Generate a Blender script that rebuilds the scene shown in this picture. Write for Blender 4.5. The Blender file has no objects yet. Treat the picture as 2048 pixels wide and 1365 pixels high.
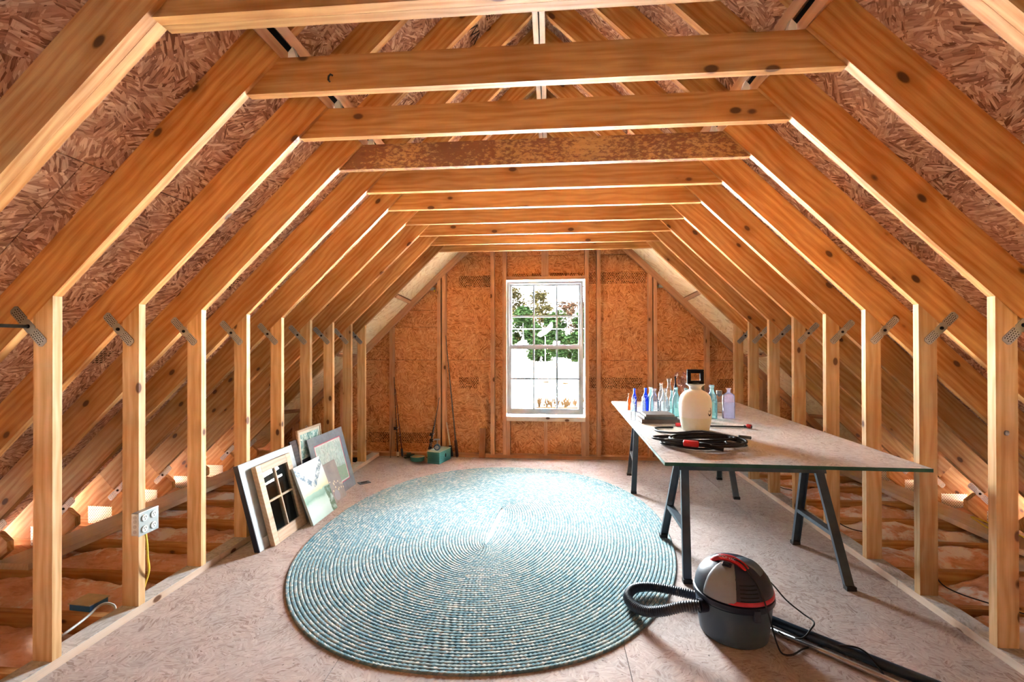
import bpy, bmesh, math, random
from mathutils import Vector, Matrix, noise
random.seed(7)
SC = bpy.context.scene
COL = SC.collection

# ------------------------------------------------------------------ camera, sky, light, exposure
cam = bpy.data.cameras.new('camera')
cam.sensor_width = 36.0
cam.lens = 929.39 * 36.0 / 2048.0
cam.clip_start = 0.02
cam.clip_end = 600
camo = bpy.data.objects.new('camera', cam)
COL.objects.link(camo)
EYE = 1.3419
camo.matrix_world = (Matrix.Translation((0, 0, EYE)) @ Matrix.Rotation(0.0823, 4, 'Z')
                     @ Matrix.Rotation(math.pi / 2 + 0.0043, 4, 'X') @ Matrix.Rotation(-0.0019, 4, 'Z'))
SC.camera = camo

world = bpy.data.worlds.new('sky')
SC.world = world
world.use_nodes = True
wn = world.node_tree.nodes
wn['Background'].inputs[0].default_value = (0.93, 0.97, 1.0, 1)
wn['Background'].inputs[1].default_value = 30.0

sun = bpy.data.lights.new('sun', 'SUN')
sun.energy = 120.0
sun.angle = 0.02
sun.color = (1.0, 0.96, 0.90)
suno = bpy.data.objects.new('sun', sun)
COL.objects.link(suno)
suno.rotation_euler = (math.radians(36), 0, math.radians(-12))

SC.view_settings.view_transform = 'Standard'
SC.view_settings.look = 'None'
SC.view_settings.gamma = 1.0
SC.view_settings.use_curve_mapping = False
SC.view_settings.exposure = 2.65
SC.cycles.max_bounces = 10
SC.cycles.diffuse_bounces = 4
SC.cycles.glossy_bounces = 4
SC.cycles.transmission_bounces = 6
SC.cycles.transparent_max_bounces = 24
SC.cycles.sample_clamp_indirect = 30.0
SC.cycles.use_denoising = True
SC.cycles.adaptive_threshold = 0.02


def portal(name, loc, rot, sx, sy):
    d = bpy.data.lights.new(name, 'AREA')
    d.shape = 'RECTANGLE'
    d.size, d.size_y = sx, sy
    d.cycles.is_portal = True
    o = bpy.data.objects.new(name, d)
    COL.objects.link(o)
    o.location = loc
    o.rotation_euler = rot
    return o


portal('window_daylight', (-0.065, 5.52, 1.29), (-math.pi / 2, 0, 0), 0.84, 1.52)

# ------------------------------------------------------------------ helpers
W = {}
I4 = Matrix.Identity(4)


class MB:
    """collects vertices and faces of one mesh"""

    def __init__(self):
        self.v, self.f, self.uv = [], [], None

    def add(self, vs, fs):
        n = len(self.v)
        self.v += [tuple(p) for p in vs]
        self.f += [tuple(i + n for i in f) for f in fs]
        return self

    def box(self, x0, x1, y0, y1, z0, z1):
        return self.add([(x0, y0, z0), (x1, y0, z0), (x1, y1, z0), (x0, y1, z0), (x0, y0, z1), (x1, y0, z1), (x1, y1, z1), (x0, y1, z1)],
                        [(0, 3, 2, 1), (4, 5, 6, 7), (0, 1, 5, 4), (1, 2, 6, 5), (2, 3, 7, 6), (3, 0, 4, 7)])

    def obox(self, m, sx, sy, sz):
        """box of full size sx,sy,sz centred on matrix m"""
        x, y, z = sx / 2, sy / 2, sz / 2
        vs = [m @ Vector(p) for p in [(-x, -y, -z), (x, -y, -z), (x, y, -z), (-x, y, -z), (-x, -y, z), (x, -y, z), (x, y, z), (-x, y, z)]]
        return self.add(vs, [(0, 3, 2, 1), (4, 5, 6, 7), (0, 1, 5, 4), (1, 2, 6, 5), (2, 3, 7, 6), (3, 0, 4, 7)])

    def prism(self, poly, y0, y1):
        """poly: (x,z) outline, extruded from y0 to y1"""
        n = len(poly)
        a = sum(poly[i][0] * poly[(i + 1) % n][1] - poly[(i + 1) % n][0] * poly[i][1] for i in range(n))
        if a < 0:
            poly = poly[::-1]
        vs = [(x, y0, z) for x, z in poly] + [(x, y1, z) for x, z in poly]
        fs = [tuple(range(n)), tuple(range(2 * n - 1, n - 1, -1))]
        fs += [(i, i + n, (i + 1) % n + n, (i + 1) % n) for i in range(n)]
        return self.add(vs, fs)

    def lathe(self, prof, seg=24, m=I4, sx=1, sy=1, caps=True):
        n = len(prof)
        vs = []
        for k in range(seg):
            a = 2 * math.pi * k / seg
            for r, z in prof:
                vs.append(m @ Vector((r * math.cos(a) * sx, r * math.sin(a) * sy, z)))
        fs = []
        for k in range(seg):
            k2 = (k + 1) % seg
            for i in range(n - 1):
                fs.append((k * n + i, k2 * n + i, k2 * n + i + 1, k * n + i + 1))
        if caps:
            fs.append(tuple(k * n for k in range(seg))[::-1])
            fs.append(tuple(k * n + n - 1 for k in range(seg)))
        return self.add(vs, fs)

    def tube(self, pts, r, seg=8, closed=False, rfun=None, flat=1.0):
        pts = [Vector(p) for p in pts]
        n = len(pts)
        vs, fs = [], []
        up = None
        for i, p in enumerate(pts):
            a = pts[(i - 1) % n] if (closed or i > 0) else p
            b = pts[(i + 1) % n] if (closed or i < n - 1) else p
            t = (b - a)
            t = t.normalized() if t.length > 1e-9 else Vector((0, 0, 1))
            if up is None:
                up = Vector((0, 0, 1)) if abs(t.z) < 0.9 else Vector((1, 0, 0))
            s = t.cross(up)
            s = s.normalized() if s.length > 1e-6 else t.orthogonal().normalized()
            up = s.cross(t).normalized()
            rr = rfun(i / max(1, n - 1)) if rfun else r
            for k in range(seg):
                an = 2 * math.pi * k / seg
                vs.append(p + s * (rr * math.cos(an)) + up * (rr * flat * math.sin(an)))
        m = n if closed else n - 1
        for i in range(m):
            j = (i + 1) % n
            for k in range(seg):
                k2 = (k + 1) % seg
                fs.append((i * seg + k, i * seg + k2, j * seg + k2, j * seg + k))
        if not closed:
            fs.append(tuple(range(seg))[::-1])
            fs.append(tuple((n - 1) * seg + k for k in range(seg)))
        return self.add(vs, fs)

    def mesh(self, name):
        me = bpy.data.meshes.new(name)
        me.from_pydata(self.v, [], self.f)
        me.validate()
        return me

    def build(self, name, mat, parent=None, m=I4, smooth=False, bevel=0.0, auto=None):
        me = self.mesh(name)
        if smooth:
            for p in me.polygons:
                p.use_smooth = True
            if auto:
                try:
                    me.set_sharp_from_angle(angle=auto)
                except Exception:
                    pass
        o = obj(name, me, mat, parent, m)
        if bevel:
            b = o.modifiers.new('edges', 'BEVEL')
            b.width = bevel
            b.segments = 2
            b.limit_method = 'ANGLE'
        return o


def obj(name, me, mat=None, parent=None, m=I4):
    o = bpy.data.objects.new(name, me)
    COL.objects.link(o)
    if mat is not None and me is not None and len(me.materials) == 0:
        me.materials.append(mat)
    elif mat is not None and me is not None and me.materials[0] is not mat:
        o.material_slots[0].link = 'OBJECT'
        o.material_slots[0].material = mat
    m = m.copy()
    if parent is not None:
        o.parent = parent
        o.matrix_parent_inverse = W[parent].inverted()
    o.matrix_basis = m
    W[o] = m
    return o


def empty(name, m=I4, parent=None):
    o = obj(name, None, None, parent, m)
    o.empty_display_size = 0.1
    return o


def tag(o, label=None, cat=None, group=None, kind=None):
    if label:
        o['label'] = label
    if cat:
        o['category'] = cat
    if group:
        o['group'] = group
    if kind:
        o['kind'] = kind
    return o


def T(x, y, z):
    return Matrix.Translation((x, y, z))


def RZ(a):
    return Matrix.Rotation(a, 4, 'Z')


def RX(a):
    return Matrix.Rotation(a, 4, 'X')


def RY(a):
    return Matrix.Rotation(a, 4, 'Y')


def frame(origin, xdir, ydir):
    x = Vector(xdir).normalized()
    y = Vector(ydir)
    z = x.cross(y).normalized()
    y = z.cross(x).normalized()
    m = Matrix(((x.x, y.x, z.x, origin[0]), (x.y, y.y, z.y, origin[1]), (x.z, y.z, z.z, origin[2]), (0, 0, 0, 1)))
    return m


def bez(pts, n=10, closed=False):
    """Catmull-Rom through points"""
    P = [Vector(p) for p in pts]
    out = []
    N = len(P)
    rng = range(N) if closed else range(N - 1)
    for i in rng:
        g = (lambda k: P[k % N]) if closed else (lambda k: P[max(0, min(N - 1, k))])
        p0, p1, p2, p3 = g(i - 1), g(i), g(i + 1), g(i + 2)
        for k in range(n):
            t = k / n
            out.append(0.5 * ((2 * p1) + (p2 - p0) * t + (2 * p0 - 5 * p1 + 4 * p2 - p3) * t * t + (3 * p1 - p0 - 3 * p2 + p3) * t ** 3))
    if not closed:
        out.append(P[-1])
    return out


# ------------------------------------------------------------------ materials
class NT:
    def __init__(self, name):
        self.mat = bpy.data.materials.new(name)
        self.mat.use_nodes = True
        self.t = self.mat.node_tree
        self.bsdf = self.t.nodes['Principled BSDF']
        self.out = self.t.nodes['Material Output']

    def n(self, typ, ins=None, **props):
        nd = self.t.nodes.new(typ)
        for k, v in props.items():
            setattr(nd, k, v)
        for k, v in (ins or {}).items():
            s = nd.inputs[k]
            if isinstance(v, bpy.types.NodeSocket):
                self.t.links.new(v, s)
            else:
                s.default_value = v
        return nd

    def link(self, a, b):
        self.t.links.new(a, b)

    def math(self, op, a, b=0.0, clamp=False):
        nd = self.n('ShaderNodeMath', {0: a, 1: b}, operation=op)
        nd.use_clamp = clamp
        return nd.outputs[0]

    def vmath(self, op, a, b):
        return self.n('ShaderNodeVectorMath', {0: a, 1: b}, operation=op).outputs[0]

    def mix(self, fac, a, b, blend='MIX'):
        nd = self.n('ShaderNodeMix', data_type='RGBA', blend_type=blend)
        for s, v in ((nd.inputs[0], fac), (nd.inputs[6], a), (nd.inputs[7], b)):
            if isinstance(v, bpy.types.NodeSocket):
                self.t.links.new(v, s)
            else:
                s.default_value = v
        return nd.outputs[2]

    def ramp(self, fac, stops, interp='LINEAR'):
        nd = self.n('ShaderNodeValToRGB', {0: fac})
        cr = nd.color_ramp
        cr.interpolation = interp
        while len(cr.elements) < len(stops):
            cr.elements.new(0.5)
        for e, (p, c) in zip(cr.elements, stops):
            e.position = p
            e.color = c if len(c) == 4 else (*c, 1)
        return nd.outputs[0]

    def maprange(self, v, a, b, c=0.0, d=1.0):
        return self.n('ShaderNodeMapRange', {0: v, 1: a, 2: b, 3: c, 4: d}).outputs[0]

    def noise(self, vec, scale=1.0, detail=2.0, rough=0.5, dist=0.0):
        return self.n('ShaderNodeTexNoise', {'Vector': vec, 'Scale': scale, 'Detail': detail, 'Roughness': rough, 'Distortion': dist})

    def finish(self, color=None, rough=0.6, metal=0.0, bump=None, bs=0.3, bd=0.002, spec=0.3):
        b = self.bsdf
        if color is not None:
            if isinstance(color, bpy.types.NodeSocket):
                self.link(color, b.inputs['Base Color'])
            else:
                b.inputs['Base Color'].default_value = (*color, 1) if len(color) == 3 else color
        if isinstance(rough, bpy.types.NodeSocket):
            self.link(rough, b.inputs['Roughness'])
        else:
            b.inputs['Roughness'].default_value = rough
        b.inputs['Metallic'].default_value = metal
        b.inputs['Specular IOR Level'].default_value = spec
        if bump is not None:
            bp = self.n('ShaderNodeBump', {'Strength': bs, 'Distance': bd, 'Height': bump})
            self.link(bp.outputs[0], b.inputs['Normal'])
        return self.mat


def objcoord(nt, spread=(13.0, 7.0, 5.0)):
    tc = nt.n('ShaderNodeTexCoord')
    oi = nt.n('ShaderNodeObjectInfo')
    off = nt.n('ShaderNodeVectorMath', {0: spread, 'Scale': oi.outputs['Random']}, operation='SCALE').outputs[0]
    return nt.vmath('ADD', tc.outputs['Object'], off), oi.outputs['Random']


def lumber(name, light=(0.74, 0.42, 0.165), dark=(0.48, 0.185, 0.045), knot=(0.12, 0.045, 0.015), vary=0.25, knots=1.0, stain=None, rough=0.62):
    nt = NT(name)
    v, rnd = objcoord(nt)
    g = nt.noise(nt.vmath('MULTIPLY', v, (4.0, 110.0, 110.0)), 1.0, 3.0, 0.6).outputs[0]
    w = nt.n('ShaderNodeTexWave', {'Vector': nt.vmath('MULTIPLY', v, (0.22, 1.0, 1.0)), 'Scale': 13.0, 'Distortion': 7.0, 'Detail': 2.0, 'Detail Scale': 1.0},
             wave_type='RINGS', rings_direction='X').outputs[1]
    big = nt.noise(nt.vmath('MULTIPLY', v, (1.6, 9.0, 9.0)), 1.0, 2.0).outputs[0]
    f = nt.math('ADD', nt.math('MULTIPLY', w, 0.30), nt.math('MULTIPLY', g, 0.70))
    f = nt.math('ADD', f, nt.math('MULTIPLY', nt.math('SUBTRACT', big, 0.5), 0.9))
    col = nt.ramp(f, [(0.10, light), (0.78, dark)])
    # board to board tone
    hs = nt.n('ShaderNodeHueSaturation', {'Hue': 0.5, 'Saturation': 1.0, 'Value': nt.maprange(rnd, 0, 1, 1.0 - vary, 1.0 + vary * 0.25), 'Fac': 1.0, 'Color': col})
    col = hs.outputs[0]
    vo = nt.n('ShaderNodeTexVoronoi', {'Vector': nt.vmath('MULTIPLY', v, (4.0, 7.0, 7.0)), 'Scale': 1.0, 'Randomness': 1.0})
    sel = nt.math('GREATER_THAN', nt.n('ShaderNodeSeparateColor', {0: vo.outputs['Color']}).outputs[0], 0.15)
    k = nt.maprange(vo.outputs['Distance'], 0.125, 0.085)
    halo = nt.maprange(vo.outputs['Distance'], 0.38, 0.08, 0.0, 0.5)
    col = nt.mix(nt.math('MULTIPLY', halo, sel), col, (dark[0] * 0.62, dark[1] * 0.5, dark[2] * 0.4, 1))
    col = nt.mix(nt.math('MULTIPLY', nt.math('MULTIPLY', k, sel), knots), col, (*knot, 1))
    if stain:
        s = nt.noise(nt.vmath('MULTIPLY', v, (30, 60, 60)), 1.0, 5.0, 0.7).outputs[0]
        s2 = nt.noise(v, 3.0, 2.0).outputs[0]
        m = nt.maprange(nt.math('ADD', s, nt.math('MULTIPLY', nt.math('SUBTRACT', s2, 0.5), 0.5)), 0.42, 0.54, 0.0, 0.85)
        col = nt.mix(m, col, (*stain, 1))
    return nt.finish(col, rough)


def osb(name, stops, flake=1.0, rough=0.7, extra=0.0, dust=None):
    nt = NT(name)
    v, rnd = objcoord(nt, (3.1, 5.7, 0.0))
    layers = []
    for i, (cs, fx, fy, off) in enumerate(((7.0, 13.0, 62.0, 0.0), (8.5, 18.0, 95.0, 3.7))):
        vv = nt.vmath('ADD', v, (off, off * 0.7, 0))
        wob = nt.noise(vv, 9.0, 1.0)
        vc = nt.vmath('ADD', vv, nt.n('ShaderNodeVectorMath', {0: wob.outputs[1], 'Scale': 0.06}, operation='SCALE').outputs[0])
        cell = nt.n('ShaderNodeTexVoronoi', {'Vector': vc, 'Scale': cs * flake, 'Randomness': 1.0})
        rc = nt.n('ShaderNodeSeparateColor', {0: cell.outputs['Color']})
        ang = nt.math('MULTIPLY', nt.math('SUBTRACT', rc.outputs[0], 0.5), 3.2)
        rot = nt.n('ShaderNodeVectorRotate', {'Vector': vv, 'Angle': ang}, rotation_type='Z_AXIS').outputs[0]
        fl = nt.n('ShaderNodeTexVoronoi', {'Vector': nt.vmath('MULTIPLY', rot, (fx * flake, fy * flake, 1.0)), 'Scale': 1.0, 'Randomness': 1.0})
        fc = nt.n('ShaderNodeSeparateColor', {0: fl.outputs['Color']})
        gr = nt.noise(nt.vmath('MULTIPLY', rot, (22.0, 320.0, 1.0)), 1.0, 2.0).outputs[0]
        val = nt.math('ADD', nt.math('MULTIPLY', fc.outputs[0], 0.55), nt.math('MULTIPLY', gr, 0.25))
        val = nt.math('ADD', val, nt.math('MULTIPLY', fl.outputs['Distance'], -0.12))
        val = nt.math('ADD', val, nt.math('MULTIPLY', rc.outputs[1], 0.2))
        layers.append((val, fc.outputs[1]))
    m = nt.math('GREATER_THAN', layers[1][1], 0.45)
    mixv = nt.n('ShaderNodeMix', {0: m, 2: layers[0][0], 3: layers[1][0]}).outputs[0]
    big = nt.noise(v, 1.3, 2.0).outputs[0]
    mixv = nt.math('ADD', mixv, nt.math('MULTIPLY', nt.math('SUBTRACT', big, 0.5), 0.25))
    col = nt.ramp(mixv, stops)
    if extra:
        sp = nt.noise(v, 60.0, 2.0).outputs[0]
        col = nt.mix(nt.maprange(sp, 0.68, 0.74, 0.0, extra), col, (0.05, 0.03, 0.02, 1))
    if dust:
        col = nt.mix(dust[1], col, (*dust[0], 1))
    return nt.finish(col, rough, spec=0.2)


def plain(name, color, rough=0.5, metal=0.0, spec=0.4, mottled=0.12, scale=18.0):
    nt = NT(name)
    tc = nt.n('ShaderNodeTexCoord')
    ns = nt.noise(tc.outputs['Object'], scale, 3.0).outputs[0]
    c2 = tuple(max(0.0, c * (1 - mottled * 2)) for c in color)
    col = nt.ramp(ns, [(0.3, color), (0.75, c2)])
    return nt.finish(col, rough, metal, spec=spec)


def glass_mat(name, tint, body=0.12, rough=0.06, bodycol=None):
    nt = NT(name)
    fr = nt.n('ShaderNodeFresnel', {'IOR': 1.45}).outputs[0]
    tr = nt.n('ShaderNodeBsdfTransparent', {'Color': (*tint, 1)})
    gl = nt.n('ShaderNodeBsdfGlossy', {'Color': (1, 1, 1, 1), 'Roughness': rough})
    df = nt.n('ShaderNodeBsdfTranslucent', {'Color': (*(bodycol or tint), 1)})
    m0 = nt.n('ShaderNodeMixShader', {0: body, 1: tr.outputs[0], 2: df.outputs[0]})
    m1 = nt.n('ShaderNodeMixShader', {0: fr, 1: m0.outputs[0], 2: gl.outputs[0]})
    nt.link(m1.outputs[0], nt.out.inputs[0])
    return nt.mat


M = {}
M['stud'] = lumber('pine_framing')
M['knee'] = lumber('pale_pine', light=(0.80, 0.55, 0.30), dark=(0.58, 0.32, 0.12))
M['tie'] = lumber('pine_tie', light=(0.66, 0.355, 0.13), dark=(0.43, 0.175, 0.045))
M['tie_stained'] = lumber('pine_tie_stained', light=(0.66, 0.38, 0.16), dark=(0.54, 0.28, 0.10), stain=(0.20, 0.075, 0.045))
M['red_pine'] = lumber('pine_reddish', light=(0.72, 0.41, 0.24), dark=(0.56, 0.27, 0.14))
M['pale_board'] = lumber('pale_board', light=(0.78, 0.63, 0.50), dark=(0.68, 0.50, 0.38))
M['osb_roof'] = osb('osb_roof', [(0.12, (0.18, 0.07, 0.04)), (0.36, (0.46, 0.23, 0.15)), (0.58, (0.64, 0.38, 0.26)), (0.84, (0.90, 0.68, 0.52))], extra=0.5, flake=1.2)
M['osb_wall'] = osb('osb_wall', [(0.10, (0.30, 0.10, 0.03)), (0.36, (0.57, 0.235, 0.09)), (0.62, (0.67, 0.315, 0.135)), (0.92, (0.82, 0.48, 0.26))], flake=1.25)
M['osb_floor'] = osb('osb_floor', [(0.05, (0.28, 0.20, 0.17)), (0.3, (0.44, 0.36, 0.33)), (0.6, (0.50, 0.425, 0.395)), (0.95, (0.60, 0.53, 0.50))], flake=1.6, extra=0.7)
M['osb_table'] = osb('osb_table', [(0.05, (0.34, 0.28, 0.24)), (0.32, (0.50, 0.455, 0.42)), (0.6, (0.57, 0.535, 0.505)), (0.95, (0.66, 0.63, 0.60))], flake=1.4, extra=0.6)
M['dust_plate'] = osb('dusty_plate', [(0.15, (0.42, 0.40, 0.38)), (0.5, (0.58, 0.57, 0.55)), (0.9, (0.68, 0.67, 0.66))], flake=1.5)
M['ply_roof'] = osb('ply_roof', [(0.1, (0.70, 0.50, 0.28)), (0.4, (0.88, 0.70, 0.44)), (0.9, (0.94, 0.80, 0.56))], flake=0.5, extra=0.3)
M['window_vinyl'] = plain('window_vinyl', (0.42, 0.45, 0.49), 0.4, mottled=0.02)  # white vinyl greyed: the shade on the window is put into its colour
M['metal'] = plain('galvanised_steel', (0.42, 0.42, 0.41), 0.45, 0.75)
M['black'] = plain('black_rubber', (0.012, 0.012, 0.014), 0.5)
M['dark'] = plain('dark_felt', (0.008, 0.008, 0.008), 0.9)
M['vinyl'] = plain('white_vinyl', (0.80, 0.83, 0.86), 0.35, mottled=0.02)
M['green_edge'] = plain('green_panel_edge', (0.012, 0.10, 0.075), 0.6)
M['steel_blue'] = plain('painted_steel', (0.075, 0.10, 0.125), 0.4, 0.3)
M['red'] = plain('red_plastic', (0.62, 0.015, 0.02), 0.4)

# ------------------------------------------------------------------ roof geometry
XC = -0.0709
KX, KZ, SL = 1.964, 1.539, 0.9715          # knee stud inner face, rafter underside there, roof slope
TH = math.atan(SL)
CT, ST = math.cos(TH), math.sin(TH)
DEP = 0.17
TY = [1.7453, 2.1461, 2.5603, 2.9657, 3.3707, 3.7917, 4.203, 4.6081, 4.9657]
YF, YB = -2.9, 5.397                       # room ends


def rp(s, o, side=-1):
    """point of the roof section: s up the slope from the knee, o outward from the rafter underside; x relative to the ridge line"""
    return (side * (KX - s * CT + o * ST), KZ + s * ST + o * CT)


def clip(poly, a, b, c):
    """keep a*x+b*z<=c"""
    out = []
    for i in range(len(poly)):
        p, q = poly[i], poly[(i + 1) % len(poly)]
        dp, dq = a * p[0] + b * p[1] - c, a * q[0] + b * q[1] - c
        if dp <= 0:
            out.append(p)
        if dp * dq < 0:
            t = dp / (dp - dq)
            out.append((p[0] + t * (q[0] - p[0]), p[1] + t * (q[1] - p[1])))
    return out


MESH = {}


def piece(name, poly, y0, y1, d, mat, parent, base, key=None, bevel=0.0):
    """board in a truss plane: poly (x,z) relative to base, local X along d"""
    x3 = Vector((d[0], 0, d[1])).normalized()
    z3 = x3.cross(Vector((0, 1, 0)))
    o = Vector((poly[0][0], 0, poly[0][1]))
    k = key
    if k is None or k not in MESH:
        lp = [((Vector((px, 0, pz)) - o).dot(x3), (Vector((px, 0, pz)) - o).dot(z3)) for px, pz in poly]
        me = MB().prism(lp, y0, y1).mesh(name)
        if k:
            MESH[k] = me
    else:
        me = MESH[k]
    m = base @ T(*o) @ Matrix(((x3.x, 0, z3.x, 0), (0, 1, 0, 0), (x3.z, 0, z3.z, 0), (0, 0, 0, 1)))
    ob = obj(name, me, mat, parent, m)
    return ob


def flat_panel(name, poly, thick, m, mat, parent):
    """sheet: poly in local xy, z from -thick to 0"""
    a = sum(poly[i][0] * poly[(i + 1) % len(poly)][1] - poly[(i + 1) % len(poly)][0] * poly[i][1] for i in range(len(poly)))
    if a < 0:
        poly = poly[::-1]
    n = len(poly)
    ox, oy = poly[0]
    vs = [(x - ox, y - oy, 0) for x, y in poly] + [(x - ox, y - oy, -thick) for x, y in poly]
    fs = [tuple(range(n)), tuple(range(2 * n - 1, n - 1, -1))] + [(i, i + n, (i + 1) % n + n, (i + 1) % n) for i in range(n)]
    return MB().add(vs, fs).build(name, mat, parent, m @ T(ox, oy, 0))


def lum_box(name, a, b, wy, wz, mat, parent, ref=(0, 1, 0)):
    """board from a to b (centre line), section wy x wz; local X along it"""
    a, b = Vector(a), Vector(b)
    m = frame(a, b - a, ref)
    L = (b - a).length
    return MB().box(0, L, -wy / 2, wy / 2, -wz / 2, wz / 2).build(name, mat, parent, m)


# ------------------------------------------------------------------ floor
floor = tag(empty('floor'), kind='structure')
cols = [(-2.13, -0.8995, [-2.9, 1.38, 3.82, 5.486]), (-0.8965, 0.3205, [-2.9, 0.16, 2.60, 5.04, 5.486]), (0.3235, 1.5385, [-2.9, 1.38, 3.82, 5.486]), (1.5415, 1.99, [-2.9, 2.60, 5.04, 5.486])]
for x0, x1, ys in cols:
    for y0, y1 in zip(ys, ys[1:]):
        flat_panel('floor_panel', [(x0, y0 + 0.0015), (x1, y0 + 0.0015), (x1, y1 - 0.0015), (x0, y1 - 0.0015)], 0.018, I4, M['osb_floor'], floor)
for s, nm in ((-1, 'baseboard_left'), (1, 'baseboard_right')):
    x0 = XC + s * KX
    x1 = XC + s * (KX + 0.095)
    b = tag(empty(nm, T(x0, YF, 0)), kind='structure')
    for y0, y1 in ((YF, 0.3), (0.303, 2.718), (2.722, YB - 0.005)):
        lum_box('sill_plate', ((x0 + x1) / 2, y0, 0.019), ((x0 + x1) / 2, y1, 0.019), 0.095, 0.038, M['pale_board'], b, (1, 0, 0))
        flat_panel('dusty_face', [(min(x0, x1) + 0.004, y0), (max(x0, x1), y0), (max(x0, x1), y1), (min(x0, x1) + 0.004, y1)], 0.0015, T(0, 0, 0.0395), M['dust_plate'], b)

# unseen slab added below the joists to block light, the eave walls
tag(MB().box(-3.84, 3.70, YF, YB + 0.1, -0.275, -0.262).build('ceiling_below', M['vinyl']), kind='structure')
for s, nm in ((-1, 'wall_left'), (1, 'wall_right')):
    x = XC + s * 3.82
    tag(MB().box(x - 0.05, x + 0.05, YF, YB + 0.1, -3.0, -0.115).build(nm, M['vinyl']), kind='structure')

# ------------------------------------------------------------------ roof deck
roof = tag(empty('ceiling', T(XC, 0, 3.4)), kind='structure')
rows = [(-2.62, -1.907), (-1.903, -0.687), (-0.683, 0.533), (0.537, 1.398), (1.406, 2.86)]
for side in (-1, 1):
    for ri, (s0, s1) in enumerate(rows):
        off = (0.0, 1.22, 0.35, 1.55, 0.8)[ri]
        ys = [YF]
        y = YF + 2.44 - off
        while y < YB + 0.09:
            if y > YF + 0.1:
                ys.append(y)
            y += 2.44
        ys = [q for q in ys if q < TY[8] - 0.3] + [TY[8] + 0.019, YB + 0.1]
        p = rp(s0, DEP, side)
        u3 = Vector((-side * CT, 0, ST))
        m = frame((XC + p[0], 0, p[1]), (0, 1, 0), u3)
        if side < 0:
            zo = 0.0       # local z points inward
            mm = m
        else:
            mm = m @ T(0, 0, 0.012)
        for y0, y1 in zip(ys, ys[1:]):
            flat_panel('roof_panel', [(y0 + 0.002, 0), (y1 - 0.002, 0), (y1 - 0.002, s1 - s0), (y0 + 0.002, s1 - s0)], 0.012, mm, M['osb_roof'], roof)
    a, b = rp(-2.66, DEP + 0.014, side), rp(2.95, DEP + 0.014, side)
    a2, b2 = rp(-2.66, DEP + 0.024, side), rp(2.95, DEP + 0.024, side)
    MB().prism([a, b, b2, a2], YF - 0.1, YB + 0.3).build('roofing_felt', M['dark'], roof, T(XC, 0, 0))  # outer black sheet added to keep daylight out of the panel gaps
    # ridge board and the two edge boards of the folding roof joint, all running the length of the attic
    lum_box('ridge_board', (XC + side * 0.022, YF, 3.53), (XC + side * 0.022, YB, 3.53), 0.036, 0.22, M['pale_board'], roof, (1, 0, 0))
    for s0, s1, o0, mt, nm in ((1.3505, 1.386, 0.0, 'red_pine', 'edge_board'), (1.412, 1.450, 0.02, 'red_pine', 'edge_board'), (1.3865, 1.4115, 0.075, 'dark', 'gap_felt')):
        q = [rp(s0, o0, side), rp(s1, o0, side), rp(s1, DEP - 0.001, side), rp(s0, DEP - 0.001, side)]
        c = [sum(v[i] for v in q) / 4 for i in (0, 1)]
        u3 = Vector((-side * CT, 0, ST))
        m = frame((XC + c[0], YF, c[1]), (0, 1, 0), u3)
        MB().box(0, YB - YF, -(s1 - s0) / 2, (s1 - s0) / 2, -(DEP - o0) / 2, (DEP - o0) / 2).build(nm, M[mt], roof, m)
    # plywood lining under the last bay, dropping towards the gable, with its blocks
    for s0, s1 in ((-2.05, -1.43), (-1.37, -0.49), (-0.43, 0.44), (0.50, 1.30)):
        q = [(s0, TY[8] + 0.039, 0.004), (s1, TY[8] + 0.039, 0.004), (s1, YB - 0.001, -0.044), (s0, YB - 0.001, -0.044)]
        w3 = [Vector((XC + rp(a_, o_, side)[0], y_, rp(a_, o_, side)[1])) for a_, y_, o_ in q]
        m = frame(w3[0], w3[3] - w3[0], w3[1] - w3[0])
        mi = m.inverted()
        lo = [mi @ v_ for v_ in w3]
        flat_panel('lining_panel', [(v_.x, v_.y) for v_ in lo], 0.010, m if side < 0 else m @ T(0, 0, 0.010), M['ply_roof'], roof)
    for s in (-1.40, -0.46, 0.47):
        q0 = Vector((XC + rp(s, 0.0, side)[0], TY[8] + 0.039, rp(s, 0.0, side)[1]))
        q1 = Vector((XC + rp(s, -0.048, side)[0], YB - 0.002, rp(s, -0.048, side)[1]))
        m = frame(q0, q1 - q0, Vector((-side * CT, 0, ST)))
        MB().box(0, (q1 - q0).length, -0.019, 0.019, -0.012, 0.012).build('lining_block', M['red_pine'], roof, m)

# ------------------------------------------------------------------ gable wall with the window
WX0, WX1, WZ0, WZ1 = -0.512, 0.400, 0.482, 2.078
wall = tag(empty('wall_back', T(XC, YB, 0)), kind='structure')
YP = YB + 0.089


def roofclip(poly, o=DEP, inset=0.0):
    for side in (-1, 1):
        # outward normal (side*ST, CT); point on line rp(0,o)
        p = rp(0, o, side)
        nx, nz = side * ST, CT
        c = nx * (p[0] + XC) + nz * p[1] - inset
        poly = clip(poly, nx, nz, c)
    return poly


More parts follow.
